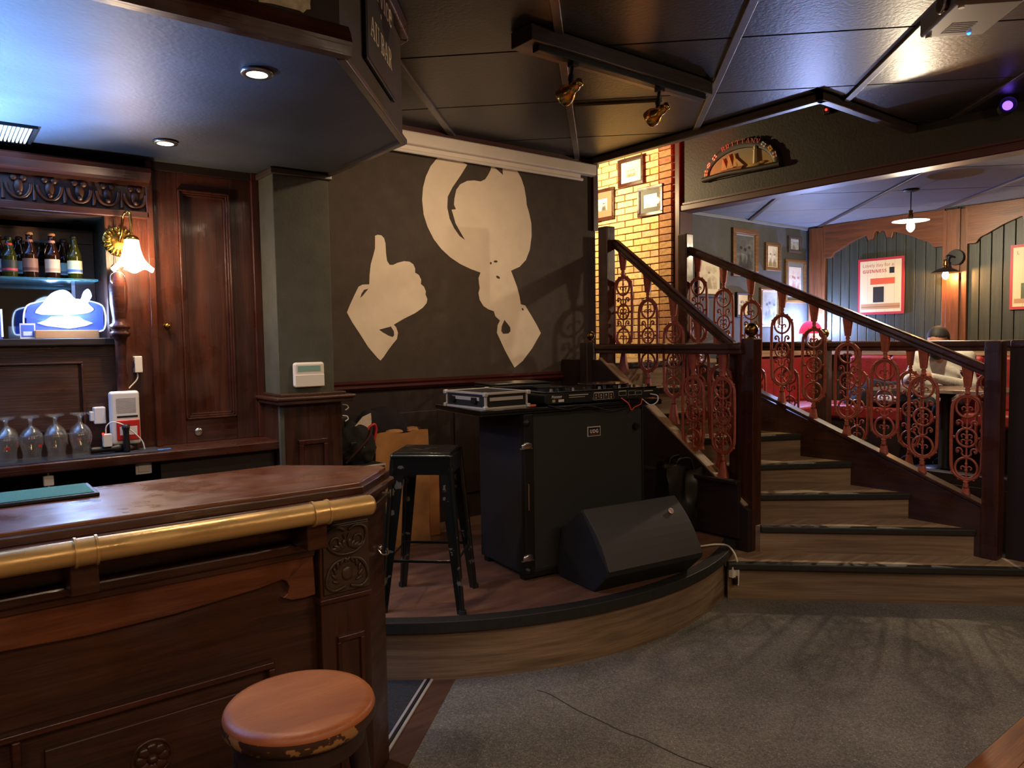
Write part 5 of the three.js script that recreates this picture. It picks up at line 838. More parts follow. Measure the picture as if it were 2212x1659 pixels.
// ---------------------------------------------------------------- harbour plaque
{
  const a = .373, b = .245, t = thing('harbour_plaque', 'half-round carved plaque reading BRITTANY with ship, lighthouse and flags', 'plaque', [BX - .001, 2.92, -3.764], -Math.PI / 2);
  const half = (k, o = 0) => { const s = []; for (let i = 0; i <= 40; i++) { const th = Math.PI * i / 40; s.push([(a - k) * Math.cos(th), o + (b - k) * Math.sin(th)]); } return s; };
  part(t, 'backboard', merge([ext(shp([...half(0), [-a, -.03], [a, -.03]]), .02, .003)]), M.blackwood);
  part(t, 'sky_panel', merge([ext(shp(half(.07, .012)), .006).translate(0, 0, .02)]), S({ map: dataTex(64, 128, [1, .5], (u, v) => clampc(mix3([176, 132, 70], [112, 112, 104], Math.min(1, v * 2.2))), true), roughness: .7 }), 'painted sunset sky');
  const rope = half(.035).map(p => V(p[0], p[1], .024)); part(t, 'rope_border', merge([tube(rope, .033, 60, 8).scale(1, 1, .35).translate(0, 0, .016)]), M.blackwood, 'dark carved arch border');
  part(t, 'quay', merge([tube([V(-a, -.012, .03), V(-.15, .0, .032), V(.1, -.008, .032), V(a, -.012, .03)], .022, 30, 8)]), M.blackwood);
  const sail = S({ map: noisy([206, 150, 92], .2, 95, [.05, .05], 6), roughness: .7 }); const sl = pts => ext(shp(pts), .008, .002).translate(0, 0, .03);
  part(t, 'sail', merge([sl([[-.175, .03], [-.16, .13], [-.115, .03]])]), sail); part(t, 'sail', merge([sl([[-.12, .035], [-.1, .155], [-.055, .035]])]), sail); part(t, 'sail', merge([sl([[-.06, .04], [-.045, .15], [-.01, .04]])]), sail); part(t, 'sail', merge([sl([[-.02, .035], [-.03, .11], [.05, .035]])]), sail);
  part(t, 'hull', merge([ext(shp([[-.18, .03], [.04, .035], [.02, .008], [-.16, .006]]), .012, .003).translate(0, 0, .028)]), S({ color: 0x8a4a24, roughness: .7 }));
  part(t, 'lighthouse', merge([lathe([[.018, 0], [.014, .1], [.017, .104], [.017, .11], [.011, .112], [.011, .128], [.015, .13], [0, .15]], 14).translate(.15, .03, .034)]), S({ color: 0xd8c8a0, roughness: .7 })); part(t, 'rocks', merge([new THREE.IcosahedronGeometry(.03, 1).scale(2.2, .6, .5).translate(.15, .025, .032), new THREE.IcosahedronGeometry(.02, 1).scale(2, .6, .5).translate(.21, .03, .032)]), S({ color: 0xa08040, roughness: .9 }));
  const flags = [[172, '#d8b060', '#b03020'], [155, '#b83028', '#e0d8c8'], [137, '#e8e0d0', '#9a2a22'], [48, '#dcd4c0', '#7a8090'], [32, '#d8a030', '#c89028'], [15, '#e0d4c0', '#a04030']];
  for (const [deg, c1, c2] of flags) { const th = deg * Math.PI / 180, x = (a - .035) * Math.cos(th), y = (b - .035) * Math.sin(th), m = part(t, 'flag', merge([B(-.024, .024, -.016, .016, .026, .036, .002)]), S({ color: c1, roughness: .6 })); m.position.set(x, y + .012, 0); m.rotation.z = th - Math.PI / 2; const s = part(m, 'flag_stripe', merge([B(-.006, .006, -.016, .016, .036, .0375), B(-.024, .024, -.004, .004, .036, .0375)]), S({ color: c2, roughness: .6 })); }
  const font = await new FontLoader().loadAsync('fonts/droid/droid_serif_bold.typeface.json'); const L = []; 'BRITTANY'.split('').forEach((c, i) => { const deg = 118 - i * 8.3, th = deg * Math.PI / 180, g = new TextGeometry(c, { font, size: .046, depth: .008, curveSegments: 3 }); g.computeBoundingBox(); g.translate(-(g.boundingBox.max.x) / 2, -.02, 0); g.rotateZ((th - Math.PI / 2) * .55); g.translate((a - .03) * Math.cos(th), (b - .03) * Math.sin(th) + .012, .027); L.push(g); });
  part(t, 'lettering', merge(L), S({ color: 0xa8483a, roughness: .6 }), 'red carved letters BRITTANY');
}
// ---------------------------------------------------------------- framed pictures
function art(kind, s) {
  return canvasMat(128, 160, (c, w, h) => {
    const R = k => hash(k, s, 9); const pal = { bw: ['#e4dfd0', '#2a2a28', '#8a8a82', '#55554f'], sketch: ['#e6dfc6', '#7a7462', '#b8b098', '#a09880'], blue: ['#b8c4d0', '#5a6c7c', '#8494a2', '#e0dfcf'], pink: ['#d8cfc0', '#a86a5c', '#c8a898', '#8a8a90'], dark: ['#54585a', '#1c1e20', '#c8c4a8', '#787c7c'] }[kind];
    c.fillStyle = pal[0]; c.fillRect(0, 0, w, h);
    const E = (x, y, rx, ry, col, al) => { c.globalAlpha = al; c.fillStyle = col; c.beginPath(); c.ellipse(x, y, rx, ry, 0, 0, 7); c.fill(); };
    for (let i = 0; i < 26; i++) E(R(i) * w, h * (.15 + R(i + 20) * .85), 8 + R(i + 40) * 26, 6 + R(i + 60) * 22, pal[1 + (i % 3)], .16);
    const n = 1 + Math.floor(R(7) * 2.6); for (let k = 0; k < n; k++) { const x = w * (n === 1 ? .5 : .28 + k * .44 / (n - 1)) + (R(k + 5) - .5) * 12, y = h * (.34 + R(k + 8) * .1); for (let i = 0; i < 7; i++) { E(x, y + 40 + i * 9, 13 + i * 2.4, 12, pal[1], .34); } E(x, y + 4, 9, 12, pal[0], .8); E(x, y - 5, 10, 8, pal[1], .8); E(x + 9, y + 40, 5, 22, pal[3], .5); }
    for (let i = 0; i < 60; i++) { c.fillStyle = pal[i % 4]; c.globalAlpha = .22; c.fillRect(R(i + 50) * w, R(i + 90) * h, 1 + R(i + 130) * 8, 1 + R(i + 170) * 3); } c.globalAlpha = 1;
  }, { roughness: .35 });
}
function picture(label, p, turn, w, h, fw, frameMat, matMat, mw, artMat, group, depth = .022) {
  const t = thing('picture_frame', label, 'picture', [p.x, p.y - h / 2, p.z], turn, group);
  const bx = (x0, x1, y0, y1, d, r) => B(x0, x1, y0, y1, 0, d, r);
  part(t, 'frame_moulding', merge([bx(-w / 2, w / 2, h - fw, h, depth, .004), bx(-w / 2, w / 2, 0, fw, depth, .004), bx(-w / 2, -w / 2 + fw, fw, h - fw, depth, .004), bx(w / 2 - fw, w / 2, fw, h - fw, depth, .004), bx(-w / 2 + fw * .7, w / 2 - fw * .7, h - fw * 1.2, h - fw * .9, depth * .7, .002), bx(-w / 2 + fw * .7, w / 2 - fw * .7, fw * .9, fw * 1.2, depth * .7, .002), bx(-w / 2 + fw * .9, -w / 2 + fw * 1.2, fw, h - fw, depth * .7, .002), bx(w / 2 - fw * 1.2, w / 2 - fw * .9, fw, h - fw, depth * .7, .002)]), frameMat);
  const mt = part(t, 'mount', merge([bx(-w / 2 + fw, w / 2 - fw, fw, h - fw, depth * .35)]), matMat);
  const a = part(mt, 'print', planeUV(w - 2 * fw - 2 * mw, h - 2 * fw - 2 * mw), artMat); a.position.set(0, h / 2, depth * .35 + .001);
  const gl = part(t, 'glazing', planeUV(w - 2 * fw, h - 2 * fw), M.glass); gl.position.set(0, h / 2, depth * .62);
  return t;
}
{
  const cream = S({ color: 0xe8e0cc, roughness: .8 }), grey = S({ color: 0x8a8678, roughness: .8 }), greyd = S({ color: 0x6e726c, roughness: .8 }), taupe = S({ color: 0x8a6e58, roughness: .8 }), blueg = S({ color: 0x8898a8, roughness: .8 });
  const G1 = 'framed pictures on the brick wall', G2 = 'framed prints on the dining wall';
  const onX = (u0, v0, v1, u1, X) => { const a = PX(u0, v0, X), b = PX(u0, v1, X), c = PX(u1, (v0 + v1) / 2, X); return [V(X, (a.y + b.y) / 2, (a.z + c.z) / 2), Math.abs(c.z - a.z), a.y - b.y]; };
  const xb = BX - .034;
  let [p, w, h] = onX(1337, 348, 408, 1392, xb); picture('brown framed pale print, highest on the brick wall', p, -Math.PI / 2, w, h, .03, M.mahogany, cream, .055, art('pink', 1), G1);
  [p, w, h] = onX(1379, 408, 471, 1434, xb); picture('framed black and white photograph of a group on the brick wall', p, -Math.PI / 2, w, h, .026, M.mahogany, greyd, .05, art('bw', 2), G1);
  { const a = PX(1328, 403, xb), b = PX(1328, 472, xb); w = .40; h = a.y - b.y; picture('framed black and white photograph beside the mural wall on the bricks', V(xb, (a.y + b.y) / 2, a.z - w / 2), -Math.PI / 2, w, h, .026, M.mahogany, taupe, .07, art('bw', 3), G1); }
  const onZ = (u0, v0, v1, u1) => { const a = PZ(u0, v0, FZ), b = PZ(u0, v1, FZ), c = PZ(u1, (v0 + v1) / 2, FZ); return [V((a.x + c.x) / 2, (a.y + b.y) / 2, FZ + .001), c.x - a.x, a.y - b.y]; };
  for (const [u0, v0, v1, u1, fm, mm, fw, mw, k, s, label] of [
    [1579, 491, 596, 1634, M.gilt, blueg, .05, .02, 'dark', 4, 'largest gilt framed portrait print on the dining wall'],
    [1650, 523, 584, 1682, M.gilt, cream, .03, .012, 'sketch', 5, 'narrow gilt framed pale print beside the portrait'],
    [1700, 508, 545, 1727, M.batten, grey, .026, .012, 'blue', 6, 'smallest framed print near the dining ceiling'],
    [1693, 559, 654, 1737, M.gilt, greyd, .03, .05, 'pink', 7, 'gilt framed upright print nearest the wall corner'],
    [1502, 551, 641, 1557, M.blackwood, cream, .026, .05, 'sketch', 8, 'framed sketch on a cream mount behind the stair post'],
    [1587, 631, 685, 1616, M.blackwood, cream, .02, .04, 'bw', 9, 'small framed photograph on a cream mount behind the balusters'],
    [1639, 621, 707, 1683, M.gilt, cream, .026, .02, 'blue', 10, 'framed blue-grey print low on the dining wall']]) { [p, w, h] = onZ(u0, v0, v1, u1); picture(label, p, 0, w, h, fw, fm, mm, mw, art(k, s), G2, .03); }
  // two enamel-style posters on the boards
  const poster = (label, z0, z1, y0, y1, fn) => { const w = z1 - z0, h = y1 - y0, t = thing('wall_poster', label, 'poster', [FX - .002, y0, (z0 + z1) / 2], -Math.PI / 2, 'red-edged posters on the boarded wall'); const pb = part(t, 'board', merge([B(-w / 2, w / 2, 0, h, 0, .016, .003)]), S({ color: 0xa83038, roughness: .6 })); const m = part(pb, 'poster_print', planeUV(w, h), canvasMat(320, 420, fn, { roughness: .5 })); m.position.set(0, h / 2, .0165); };
  const a = PX(1953, 552, FX - .02), b = PX(1953, 677, FX - .02), c = PX(1853.5, 562, FX - .02);
  const ground = (x, w, h) => { x.fillStyle = '#b02f38'; x.fillRect(0, 0, w, h); x.fillStyle = '#dccba2'; x.fillRect(16, 18, w - 32, h - 36); x.fillStyle = '#c0a878'; for (let i = 0; i < 4; i++) x.fillRect(70 + i * 62, 18, 2, h - 36); };
  poster('red-edged cream poster lettered Lovely day for a Guinness', c.z, a.z, b.y, a.y, (x, w, h) => { ground(x, w, h); x.fillStyle = '#b3454a'; x.font = '31px sans-serif'; x.fillText('Lovely day for a', 34, 64); x.font = 'bold 34px sans-serif'; x.fillText('GUINNESS', 34, 108);
    x.fillStyle = '#20201c'; x.fillRect(222, 74, 34, 44); x.fillStyle = '#cf5a34'; x.fillRect(90, 150, 170, 46); x.fillStyle = '#2a241e'; x.fillRect(110, 214, 76, 116); x.fillStyle = '#b4885a'; x.fillRect(24, 340, w - 48, 40); x.fillStyle = '#8a6438'; x.fillRect(24, 360, w - 48, 6); });
  const d = PX(2183, 530, FX - .02), e = PX(2183, 669, FX - .02);
  poster('red-edged cream poster beside the right wall sconce', d.z, d.z + .46, e.y, d.y, (x, w, h) => { ground(x, w, h); x.fillStyle = '#b3454a'; x.font = '31px sans-serif'; x.fillText('L', 34, 64); x.fillStyle = '#4a5632'; x.fillRect(60, 250, 190, 100); x.fillStyle = '#b4885a'; x.fillRect(24, 350, w - 48, 30); });
}
// ---------------------------------------------------------------- ceiling projector, stage lights
{
  const y = 2.84, c = PY(2095, 44, y), t = thing('ceiling_projector', 'grey ceiling projector with a blue indicator light', 'projector', [c.x, y, c.z], Math.PI / 4);
  part(t, 'case', merge([B(-.17, .17, 0, .085, -.13, .13, .012)]), S({ color: 0x8a8478, roughness: .45 }));
  part(t, 'lens', merge([cyl(V(-.09, .04, -.13), V(-.09, .04, -.155), .032, .034, 20)]), M.blackgloss);
  part(t, 'lens_ring', merge([new THREE.TorusGeometry(.036, .006, 8, 24).translate(-.09, .04, -.15)]), M.chrome);
  for (let i = 0; i < 6; i++) part(t, 'vent_slot', merge([B(.02 + i * .02, .03 + i * .02, -.001, .002, -.06, .04)]), M.black);
  part(t, 'indicator_light', merge([new THREE.SphereGeometry(.008, 10, 8).translate(.14, .0, .06)]), S({ color: 0x2060ff, emissive: 0x2a70ff, emissiveIntensity: 6 }), 'blue indicator light');
  part(t, 'ceiling_mount', merge([cyl(V(0, .085, 0), V(0, CH - y, 0), .025, .025, 14), B(-.06, .06, CH - y - .012, CH - y - .001, -.06, .06, .003)]), M.alu);
  part(t, 'foot_screw', merge([cyl(V(-.15, -.008, -.1), V(-.15, 0, -.1), .012, .012, 12), cyl(V(.15, -.008, -.1), V(.15, 0, -.1), .012, .012, 12)]), M.alu);
  const l = thing('unseen_ceiling_lamp', 'unseen white lamp lighting the ceiling beside the projector', 'lamp', [4.02, 2.74, -.98]); part(l, 'lamp_body', merge([lathe([[0, 0], [.05, 0], [.055, .05], [.03, .11], [.012, .13], [0, .13]], 22)]), M.white); part(l, 'stem', merge([cyl(V(0, .12, 0), V(0, .23, 0), .008, .008, 8)]), M.alu); part(l, 'glowing_bulb', merge([new THREE.SphereGeometry(.03, 14, 10).translate(0, -.012, 0)]), M.bulbwarm);  // lamp is out of view, placed to light the ceiling around the projector
  point('unseen_ceiling_lamp_light', 0xfff0d8, .9, [4.02, 2.728, -.98], 1.5);
}
{
  for (const [u, v, label] of [[2175, 230, 'black stage light with violet lens under the dark beam'], [2168, 188, 'black stage light with violet lens above its twin']]) {
    const p = PX(u, v, 5.2), t = thing('stage_light', label, 'stage light', [p.x, p.y - .05, p.z], -Math.PI / 2 + .5); const g = lathe([[0, -.08], [.035, -.08], [.045, -.04], [.05, .04], [.047, .04], [.043, .0], [0, -.02]], 20).rotateX(Math.PI / 2).translate(0, .05, 0); part(t, 'lamp_can', merge([g]), M.black); part(t, 'violet_light_lens', merge([new THREE.SphereGeometry(.028, 14, 10).scale(1, 1, .4).translate(0, .05, .02)]), S({ color: 0x8060ff, emissive: 0x7a50ff, emissiveIntensity: 2.5 }), 'glowing violet lens'); part(t, 'yoke', merge([tube([V(-.05, .05, 0), V(-.055, .1, -.02), V(0, .12, -.05), V(.055, .1, -.02), V(.05, .05, 0)], .006, 20, 6)]), M.black); part(t, 'mounting_arm', merge([cyl(V(0, .12, -.05), V(0, .13, -.22), .01, .01, 8)]), M.black);
  }
  const p = PX(1788, 238, BX - .02), d = thing('motion_sensor', 'small dark sensor with a red light on the fascia beam', 'sensor', [BX - .02, p.y - .03, p.z]); part(d, 'case', merge([B(-.02, .02, 0, .06, -.03, .03, .008)]), M.black); part(d, 'red_led', merge([new THREE.SphereGeometry(.009, 10, 8).translate(-.022, .03, 0)]), S({ color: 0xff2020, emissive: 0xff2018, emissiveIntensity: 6 }), 'red indicator light');
  // unseen red light in the recess, placed to wash brick pier and beam end
  const t = thing('stage_light', 'unseen red stage light up in the stair recess', 'stage light', [4.5, 3.4, -3.7]); part(t, 'lamp_can', merge([lathe([[0, -.09], [.04, -.09], [.05, 0], [.05, .05], [.046, .05], [.044, 0], [0, -.03]], 20).rotateZ(-Math.PI / 2)]), M.black); part(t, 'red_light_lens', merge([new THREE.SphereGeometry(.04, 14, 10).scale(.4, 1, 1).translate(.03, 0, 0)]), S({ color: 0xff2020, emissive: 0xff1c14, emissiveIntensity: 3 })); part(t, 'mounting_arm', merge([cyl(V(-.04, 0, 0), V(-.04, .3, 0), .01, .01, 8)]), M.black);
  spot('unseen_red_lamp', 0xff2416, 2.4, [4.56, 3.4, -3.7], [5.4, 3.25, -4.35], .62, .9, 1.5);
}
{ // unseen lamp in the passage, placed to light the bricks and stairs
  const t = thing('unseen_passage_lamp', 'unseen warm hanging lamp above the landing behind the mural', 'pendant lamp', [4.65, 2.98, -5.25]); part(t, 'ceiling_rose', merge([lathe([[0, .72], [.05, .72], [.045, .7], [0, .695]], 18)]), M.brass); part(t, 'cord', merge([cyl(V(0, .06, 0), V(0, .7, 0), .005, .005, 8)]), M.black); part(t, 'lampholder', merge([lathe([[0, .03], [.018, .03], [.02, .06], [0, .07]], 14)]), M.brass); part(t, 'glowing_bulb', merge([new THREE.SphereGeometry(.035, 18, 12)]), M.bulbwarm);
  point('unseen_passage_lamp_light', 0xffe0a8, 7, [4.65, 2.98, -5.25], 1);
}
// ---------------------------------------------------------------- dining area
{
  const bench = (label, x0, x1, z0, z1, back) => { const t = thing('bench_seat', label, 'bench', [(x0 + x1) / 2, DF, (z0 + z1) / 2]);
    wpart(t, 'plinth', merge([B(x0, x1, DF, .74, z0, z1)], 'z'), M.blackwood); wpart(t, 'seat_cushion', merge([B(x0 - (back === 'x' ? .02 : 0), x1, .74, .87, z0, z1 + (back === 'z' ? .02 : 0), .03)]), M.leather);
    if (back === 'x') { const n = 8, L = (z1 - z0) / n; for (let i = 0; i < n; i++) wpart(t, 'back_cushion', merge([B(x1 - .13, x1, .86, 1.345, z0 + i * L, z0 + (i + 1) * L, .035)]), M.leather); }
    else { const n = 5, L = (x1 - x0) / n; for (let i = 0; i < n; i++) wpart(t, 'back_cushion', merge([B(x0 + i * L, x0 + (i + 1) * L, .86, 1.345, z0, z0 + .13, .035)]), M.leather); }
    return t; };
  bench('red padded bench along the boarded wall', 6.97, 7.47, -3.85, -.6, 'x');
  bench('red padded bench along the print wall', 6.2, 7.47, FZ + .035, -3.88, 'z');
  const ledge = struct('trim', 'ledge board along the top of the bench, coloured pale as if lit', 'ledge'); part(ledge, 'ledge_board', merge([B(7.37, FX, 1.345, 1.42, FZ, -.6, .006), B(6.2, 7.4, 1.345, 1.42, FZ, FZ + .2, .006)], 'z'), M.tread);  // the lit look of the ledge is put into its paler wood
  // table lamp with a red shade and a cold bright bulb
  const lx = 7.33, lz = -4.26, ly = 1.42, t = thing('table_lamp', 'small table lamp with a glowing red dome shade in the dining corner', 'lamp', [lx, ly, lz]);
  part(t, 'base', merge([lathe([[0, 0], [.055, 0], [.05, .012], [.02, .02], [.012, .04], [.018, .07], [.012, .1], [.008, .15], [0, .15]], 22)]), M.chrome, 'silver base');
  const sh = []; for (let i = 0; i <= 14; i++) { const a = i / 14 * 1.25; sh.push([.115 * Math.cos(a) + .002, .15 + .135 * Math.sin(a)]); } part(t, 'red_lamp_shade', merge([lathe(sh, 32)]), P({ color: 0xb80a12, roughness: .9, transmission: .3, thickness: 0, emissive: 0xc8141e, emissiveIntensity: .5 }), 'glowing red dome shade, open on top');
  part(t, 'glowing_bulb', merge([new THREE.SphereGeometry(.022, 14, 10).translate(0, .235, 0)]), S({ color: 0xffffff, emissive: 0xdfe8ff, emissiveIntensity: 10 }));
  point('table_lamp_light', 0x9fbcff, 4.5, [lx, ly + .235, lz], .8);
  // pendant
  const q = PX(1967, 487, 6.3), pd = thing('pendant_lamp', 'hanging bare bulb under a flat enamel shade', 'pendant lamp', [q.x, q.y, q.z]);
  part(pd, 'ceiling_rose', merge([lathe([[0, DC - q.y], [.06, DC - q.y], [.058, DC - q.y - .012], [.02, DC - q.y - .02], [0, DC - q.y - .02]], 22)]), M.black);
  part(pd, 'cord', merge([cyl(V(0, .12, 0), V(0, DC - q.y - .01, 0), .004, .004, 8)]), M.black); part(pd, 'lampholder', merge([lathe([[0, .05], [.018, .05], [.02, .08], [.014, .1], [.016, .12], [0, .125]], 16)]), M.brass);
  part(pd, 'flat_lamp_shade', merge([lathe([[.018, .066], [.06, .058], [.135, .04], [.14, .034], [.135, .037], [.06, .053], [.018, .06]], 40)]), S({ color: 0xd8d0b8, roughness: .4 }), 'flat cream enamel shade');
  part(pd, 'glowing_bulb', merge([lathe([[0, -.055], [.012, -.05], [.028, -.03], [.032, -.005], [.024, .025], [.014, .045], [.013, .055], [0, .056]], 22)]), S({ color: 0xffffff, emissive: 0xfff0d0, emissiveIntensity: 16 }), 'bright bare bulb');
  point('pendant_lamp_light', 0xffe8c4, 5, [q.x, q.y - .005, q.z], .8);
  // industrial sconce on the mid stile
  const s = PX(2064, 556, FX - .07), sc = thing('wall_sconce', 'industrial black and brass wall lamp on the dining stile', 'wall lamp', [s.x, s.y - .12, s.z]);
  part(sc, 'backplate', merge([cyl(V(.012, .12, 0), V(-.012, .12, 0), .075, .07, 28)]), M.black); part(sc, 'arm', merge([tube([V(-.01, .12, 0), V(-.06, .135, -.02), V(-.11, .13, -.03), V(-.12, .09, -.035)], .008, 20, 8)]), M.black); part(sc, 'lampholder', merge([lathe([[0, 0], [.02, 0], [.022, .03], [.015, .06], [.02, .075], [0, .08]], 16).translate(-.12, .02, -.035)]), M.brass, 'brass lampholder');
  part(sc, 'flat_lamp_shade', merge([lathe([[.02, .026], [.07, .01], [.12, -.02], [.122, -.024], [.07, .004], [.02, .02]], 36).translate(-.12, .0, -.035)]), M.black, 'flat black shade'); part(sc, 'glowing_bulb', merge([lathe([[0, -.085], [.014, -.08], [.027, -.06], [.029, -.04], [.018, -.01], [.013, .01], [0, .01]], 20).translate(-.12, 0, -.035)]), M.bulbwarm, 'warm filament bulb');
  point('wall_sconce_lamp', 0xffb468, 1.1, [s.x - .12, s.y - .17, s.z - .035], 1);
  // table, glass, coat
  const tb = thing('dining_table', 'dark dining table with a metal edge behind the railing', 'table', [6.52, DF, -2.6]);
  part(tb, 'table_top', merge([B(-.3, .3, .66, .69, -.45, .5, .006)]), M.darkwood); part(tb, 'metal_edge', merge([B(-.306, -.3, .662, .688, -.45, .5), B(-.3, .3, .662, .688, .5, .506)]), M.alu); part(tb, 'pedestal', merge([lathe([[.0, 0], [.22, 0], [.22, .02], [.05, .05], [.04, .6], [.1, .66], [0, .66]], 22)]), M.black);
  const gl = thing('wine_glass', 'stemmed glass of dark beer on the dining table', 'glass', [6.62, DF + .69, -2.5]); part(gl, 'glass_bowl', merge([lathe([[0, .002], [.034, .002], [.03, .006], [.006, .012], [.005, .07], [.02, .085], [.038, .115], [.04, .15], [.033, .19]], 24)]), M.glass); part(gl, 'drink', merge([lathe([[0, .082], [.018, .087], [.035, .115], [.036, .14], [0, .14]], 22)]), S({ color: 0x3a1408, roughness: .3 }));
  const ct = thing('dark_coat', 'dark coat with white lining thrown on the red bench', 'coat', [7.18, .86, -3.45]); const g = new THREE.SphereGeometry(.24, 30, 22), p2 = g.attributes.position; for (let i = 0; i < p2.count; i++) { const x = p2.getX(i), y = p2.getY(i), z = p2.getZ(i), n = 1 + (vnoise(x * 13 + 5, y * 12 + z * 11 + 5, 99, 99, 711) - .5) * .55; p2.setXYZ(i, x * n * .7, Math.max(0, y * n * .75 + .06), z * n * 1.35); } g.computeVertexNormals(); part(ct, 'coat_cloth', merge([g]), S({ color: 0x14161c, roughness: .95 })); part(ct, 'white_lining', merge([new THREE.IcosahedronGeometry(.09, 2).scale(.7, .5, 1.6).translate(-.16, .08, .12)]), S({ color: 0xb8b4c4, roughness: .9 }));
}
// ---------------------------------------------------------------- seated person
function blob(f, c, half, res) {
  const mc = new MarchingCubes(res, M.skin, false, false, 120000); mc.isolation = 0;
  const n = mc.size, hs = n / 2; for (let k = 0; k < n; k++) for (let j = 0; j < n; j++) for (let i = 0; i < n; i++) mc.field[i + j * n + k * n * n] = -f(c.x + (i - hs) / hs * half, c.y + (j - hs) / hs * half, c.z + (k - hs) / hs * half) * 10;
  mc.update(); const cnt = mc.count, pos = new Float32Array(cnt * 3); for (let i = 0; i < cnt; i++) { pos[i * 3] = c.x + mc.positionArray[i * 3] * half; pos[i * 3 + 1] = c.y + mc.positionArray[i * 3 + 1] * half; pos[i * 3 + 2] = c.z + mc.positionArray[i * 3 + 2] * half; }
  let g = new THREE.BufferGeometry(); g.setAttribute('position', new THREE.BufferAttribute(pos, 3)); g = mergeVertices(g, 1e-5); g.computeVertexNormals(); return g;
}
{
  const smin = (a, b, k) => { const h = Math.max(0, Math.min(1, .5 + .5 * (b - a) / k)); return b + (a - b) * h - k * h * (1 - h); };
  const cap = (x, y, z, a, b, ra, rb) => { const dx = b[0] - a[0], dy = b[1] - a[1], dz = b[2] - a[2], L = dx * dx + dy * dy + dz * dz; const t = Math.max(0, Math.min(1, ((x - a[0]) * dx + (y - a[1]) * dy + (z - a[2]) * dz) / L)); return Math.hypot(x - a[0] - dx * t, y - a[1] - dy * t, z - a[2] - dz * t) - (ra + (rb - ra) * t); };
  const Z = -2.86;
  const t = thing('person', 'bearded person in a white shirt seated at the dining table holding a glass', 'person', [7.15, DF, Z]);
  const torso = [[[7.17, .98, Z - .07], [7.12, 1.27, Z - .11], .13, .12], [[7.17, .98, Z + .07], [7.12, 1.27, Z + .11], .13, .12], [[7.1, 1.33, Z - .17], [7.1, 1.33, Z + .17], .075, .075]];
  const arms = s => [[[7.1, 1.32, Z + s * .19], [6.98, 1.09, Z + s * .27], .065, .052]];
  const fore = [[[6.98, 1.09, Z - .27], [6.75, 1.17, Z - .12], .05, .034], [[6.98, 1.09, Z + .27], [6.74, 1.18, Z + .06], .05, .034]];
  const shirt = (x, y, z) => { let d = 9; for (const b of [...torso, ...arms(-1), ...arms(1), ...fore]) d = smin(d, cap(x, y, z, b[0], b[1], b[2], b[3]), .05); return d + .006 * Math.sin(y * 60 + z * 25) * .6; };
  const c = V(7.0, 1.15, Z); const gs = blob(shirt, c, .42, 64); wpart(t, 'shirt', merge([gs]), M.shirt, 'loose white shirt');
  const legs = (x, y, z) => { let d = 9; for (const s of [-1, 1]) { d = smin(d, cap(x, y, z, [7.17, .93, Z + s * .09], [6.78, .9, Z + s * .12], .085, .065), .03); d = smin(d, cap(x, y, z, [6.78, .9, Z + s * .12], [6.84, .5, Z + s * .12], .06, .042), .03); d = smin(d, cap(x, y, z, [6.84, .47, Z + s * .12], [6.68, .455, Z + s * .13], .04, .032), .03); } return d; };
  wpart(t, 'trousers', merge([blob(legs, V(6.95, .72, Z), .42, 56)]), M.jeans, 'dark trousers');
  // head with face, turned down to the glass
  const hc = [6.99, 1.475, Z], tilt = .32, ct = Math.cos(tilt), sn = Math.sin(tilt);
  const loc = (x, y, z) => { const a = -(x - hc[0]), b = y - hc[1]; return [a * ct - b * sn, a * sn + b * ct, z - hc[2]]; };   // f: forward, u: up, s: side
  const ell = (p, q, r) => { const k = Math.hypot((p[0] - q[0]) / r[0], (p[1] - q[1]) / r[1], (p[2] - q[2]) / r[2]); return (k - 1) * Math.min(...r); };
  const head = (x, y, z) => { const p = loc(x, y, z); let d = ell(p, [0, .02, 0], [.098, .105, .078]); d = smin(d, ell(p, [.03, -.05, 0], [.065, .075, .058]), .03); d = smin(d, ell(p, [.098, -.015, 0], [.018, .026, .014]), .014); d = smin(d, ell(p, [.08, .028, .03], [.02, .012, .03]), .012); d = smin(d, ell(p, [.08, .028, -.03], [.02, .012, .03]), .012); for (const s of [-1, 1]) { d = smin(d, ell(p, [-.005, -.005, s * .08], [.02, .032, .01]), .008); d = Math.max(d, -ell(p, [.098, .008, s * .032], [.014, .009, .013])); } d = smin(d, ell(p, [.088, -.062, 0], [.012, .007, .024]), .008); d = smin(d, cap(x, y, z, [7.02, 1.4, Z], [7.08, 1.31, Z], .055, .062), .03); return d; };
  wpart(t, 'head', merge([blob(head, V(7.0, 1.46, Z), .2, 60)]), M.skin);
  const hair = (x, y, z) => { const p = loc(x, y, z); let d = ell(p, [-.012, .034, 0], [.104, .108, .088]); d = Math.max(d, -(p[1] - (.045 + Math.max(0, p[0]) * .3)) * .8 - (p[0] < 0 ? .07 : 0)); return d; };
  wpart(t, 'hair', merge([blob(hair, V(7.0, 1.5, Z), .2, 48)]), M.hair, 'short dark hair');
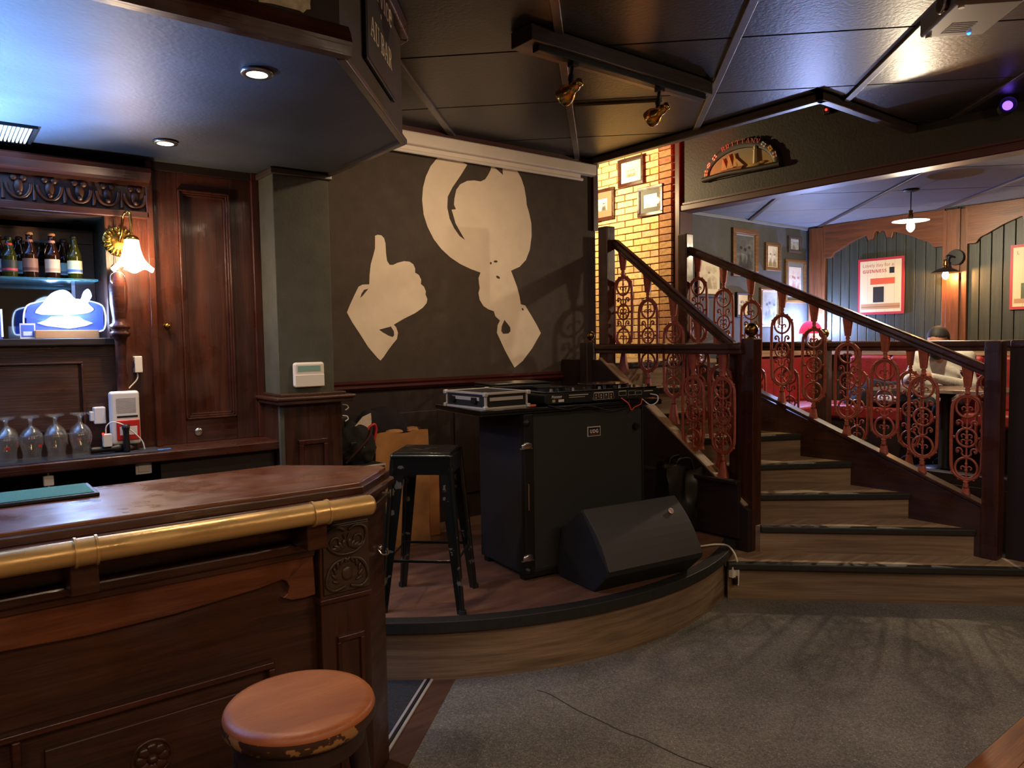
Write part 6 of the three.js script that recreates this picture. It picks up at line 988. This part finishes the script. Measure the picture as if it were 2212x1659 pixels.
  const beard = (x, y, z) => { const p = loc(x, y, z); let d = ell(p, [.036, -.074, 0], [.08, .074, .07]); d = Math.max(d, p[1] + .034 + Math.max(0, .02 - Math.abs(p[2])) * .2); d = Math.max(d, -ell(p, [.095, -.06, 0], [.02, .008, .022])); d = Math.max(d, -(p[0] + .0)); return d; };
  wpart(t, 'beard', merge([blob(beard, V(6.98, 1.42, Z), .16, 48)]), M.hair, 'full dark beard');
  for (const s of [-1, 1]) { const f = .09, u = .008, px = hc[0] - (f * ct + u * sn), py = hc[1] + (-f * sn + u * ct); wpart(t, 'eye', merge([new THREE.SphereGeometry(.009, 10, 8).translate(px, py, Z + s * .032)]), S({ color: 0x201814, roughness: .2 })); }
  // hands: palm, four fingers and a thumb curled round the glass
  for (const [hx, hy, hz, s] of [[6.72, 1.185, Z + .05, 1], [6.73, 1.172, Z - .11, -1]]) {
    const f = (x, y, z) => { let d = cap(x, y, z, [hx + .03, hy, hz], [hx - .02, hy + .006, hz - s * .012], .026, .024); for (let i = 0; i < 4; i++) { const yy = hy + .024 - i * .016, L = [.03, .034, .032, .025][i]; d = smin(d, cap(x, y, z, [hx - .02, yy, hz - s * .005], [hx - .045, yy, hz - s * (.01 + L * .4)], .0085, .0082), .006); d = smin(d, cap(x, y, z, [hx - .045, yy, hz - s * (.01 + L * .4)], [hx - .034, yy - .002, hz - s * (.022 + L)], .0082, .007), .004); } d = smin(d, cap(x, y, z, [hx + .0, hy + .024, hz - s * .01], [hx - .012, hy + .04, hz - s * .035], .011, .009), .008); d = smin(d, cap(x, y, z, [hx - .012, hy + .04, hz - s * .035], [hx - .03, hy + .036, hz - s * .05], .009, .0075), .004); return d; };
    wpart(t, 'hand', merge([blob(f, V(hx - .01, hy, hz - s * .02), .09, 56)]), M.skin);
  }
  const g = thing('tumbler', 'short glass of dark drink held by the seated person', 'glass', [6.70, 1.14, Z - .0]); part(g, 'glass_wall', merge([lathe([[0, 0], [.026, 0], [.032, .09]], 22)]), M.glass); part(g, 'drink', merge([lathe([[0, .004], [.024, .004], [.028, .06], [0, .06]], 20)]), S({ color: 0x4a2010, roughness: .3 }));
}
renderer.render(scene, camera);
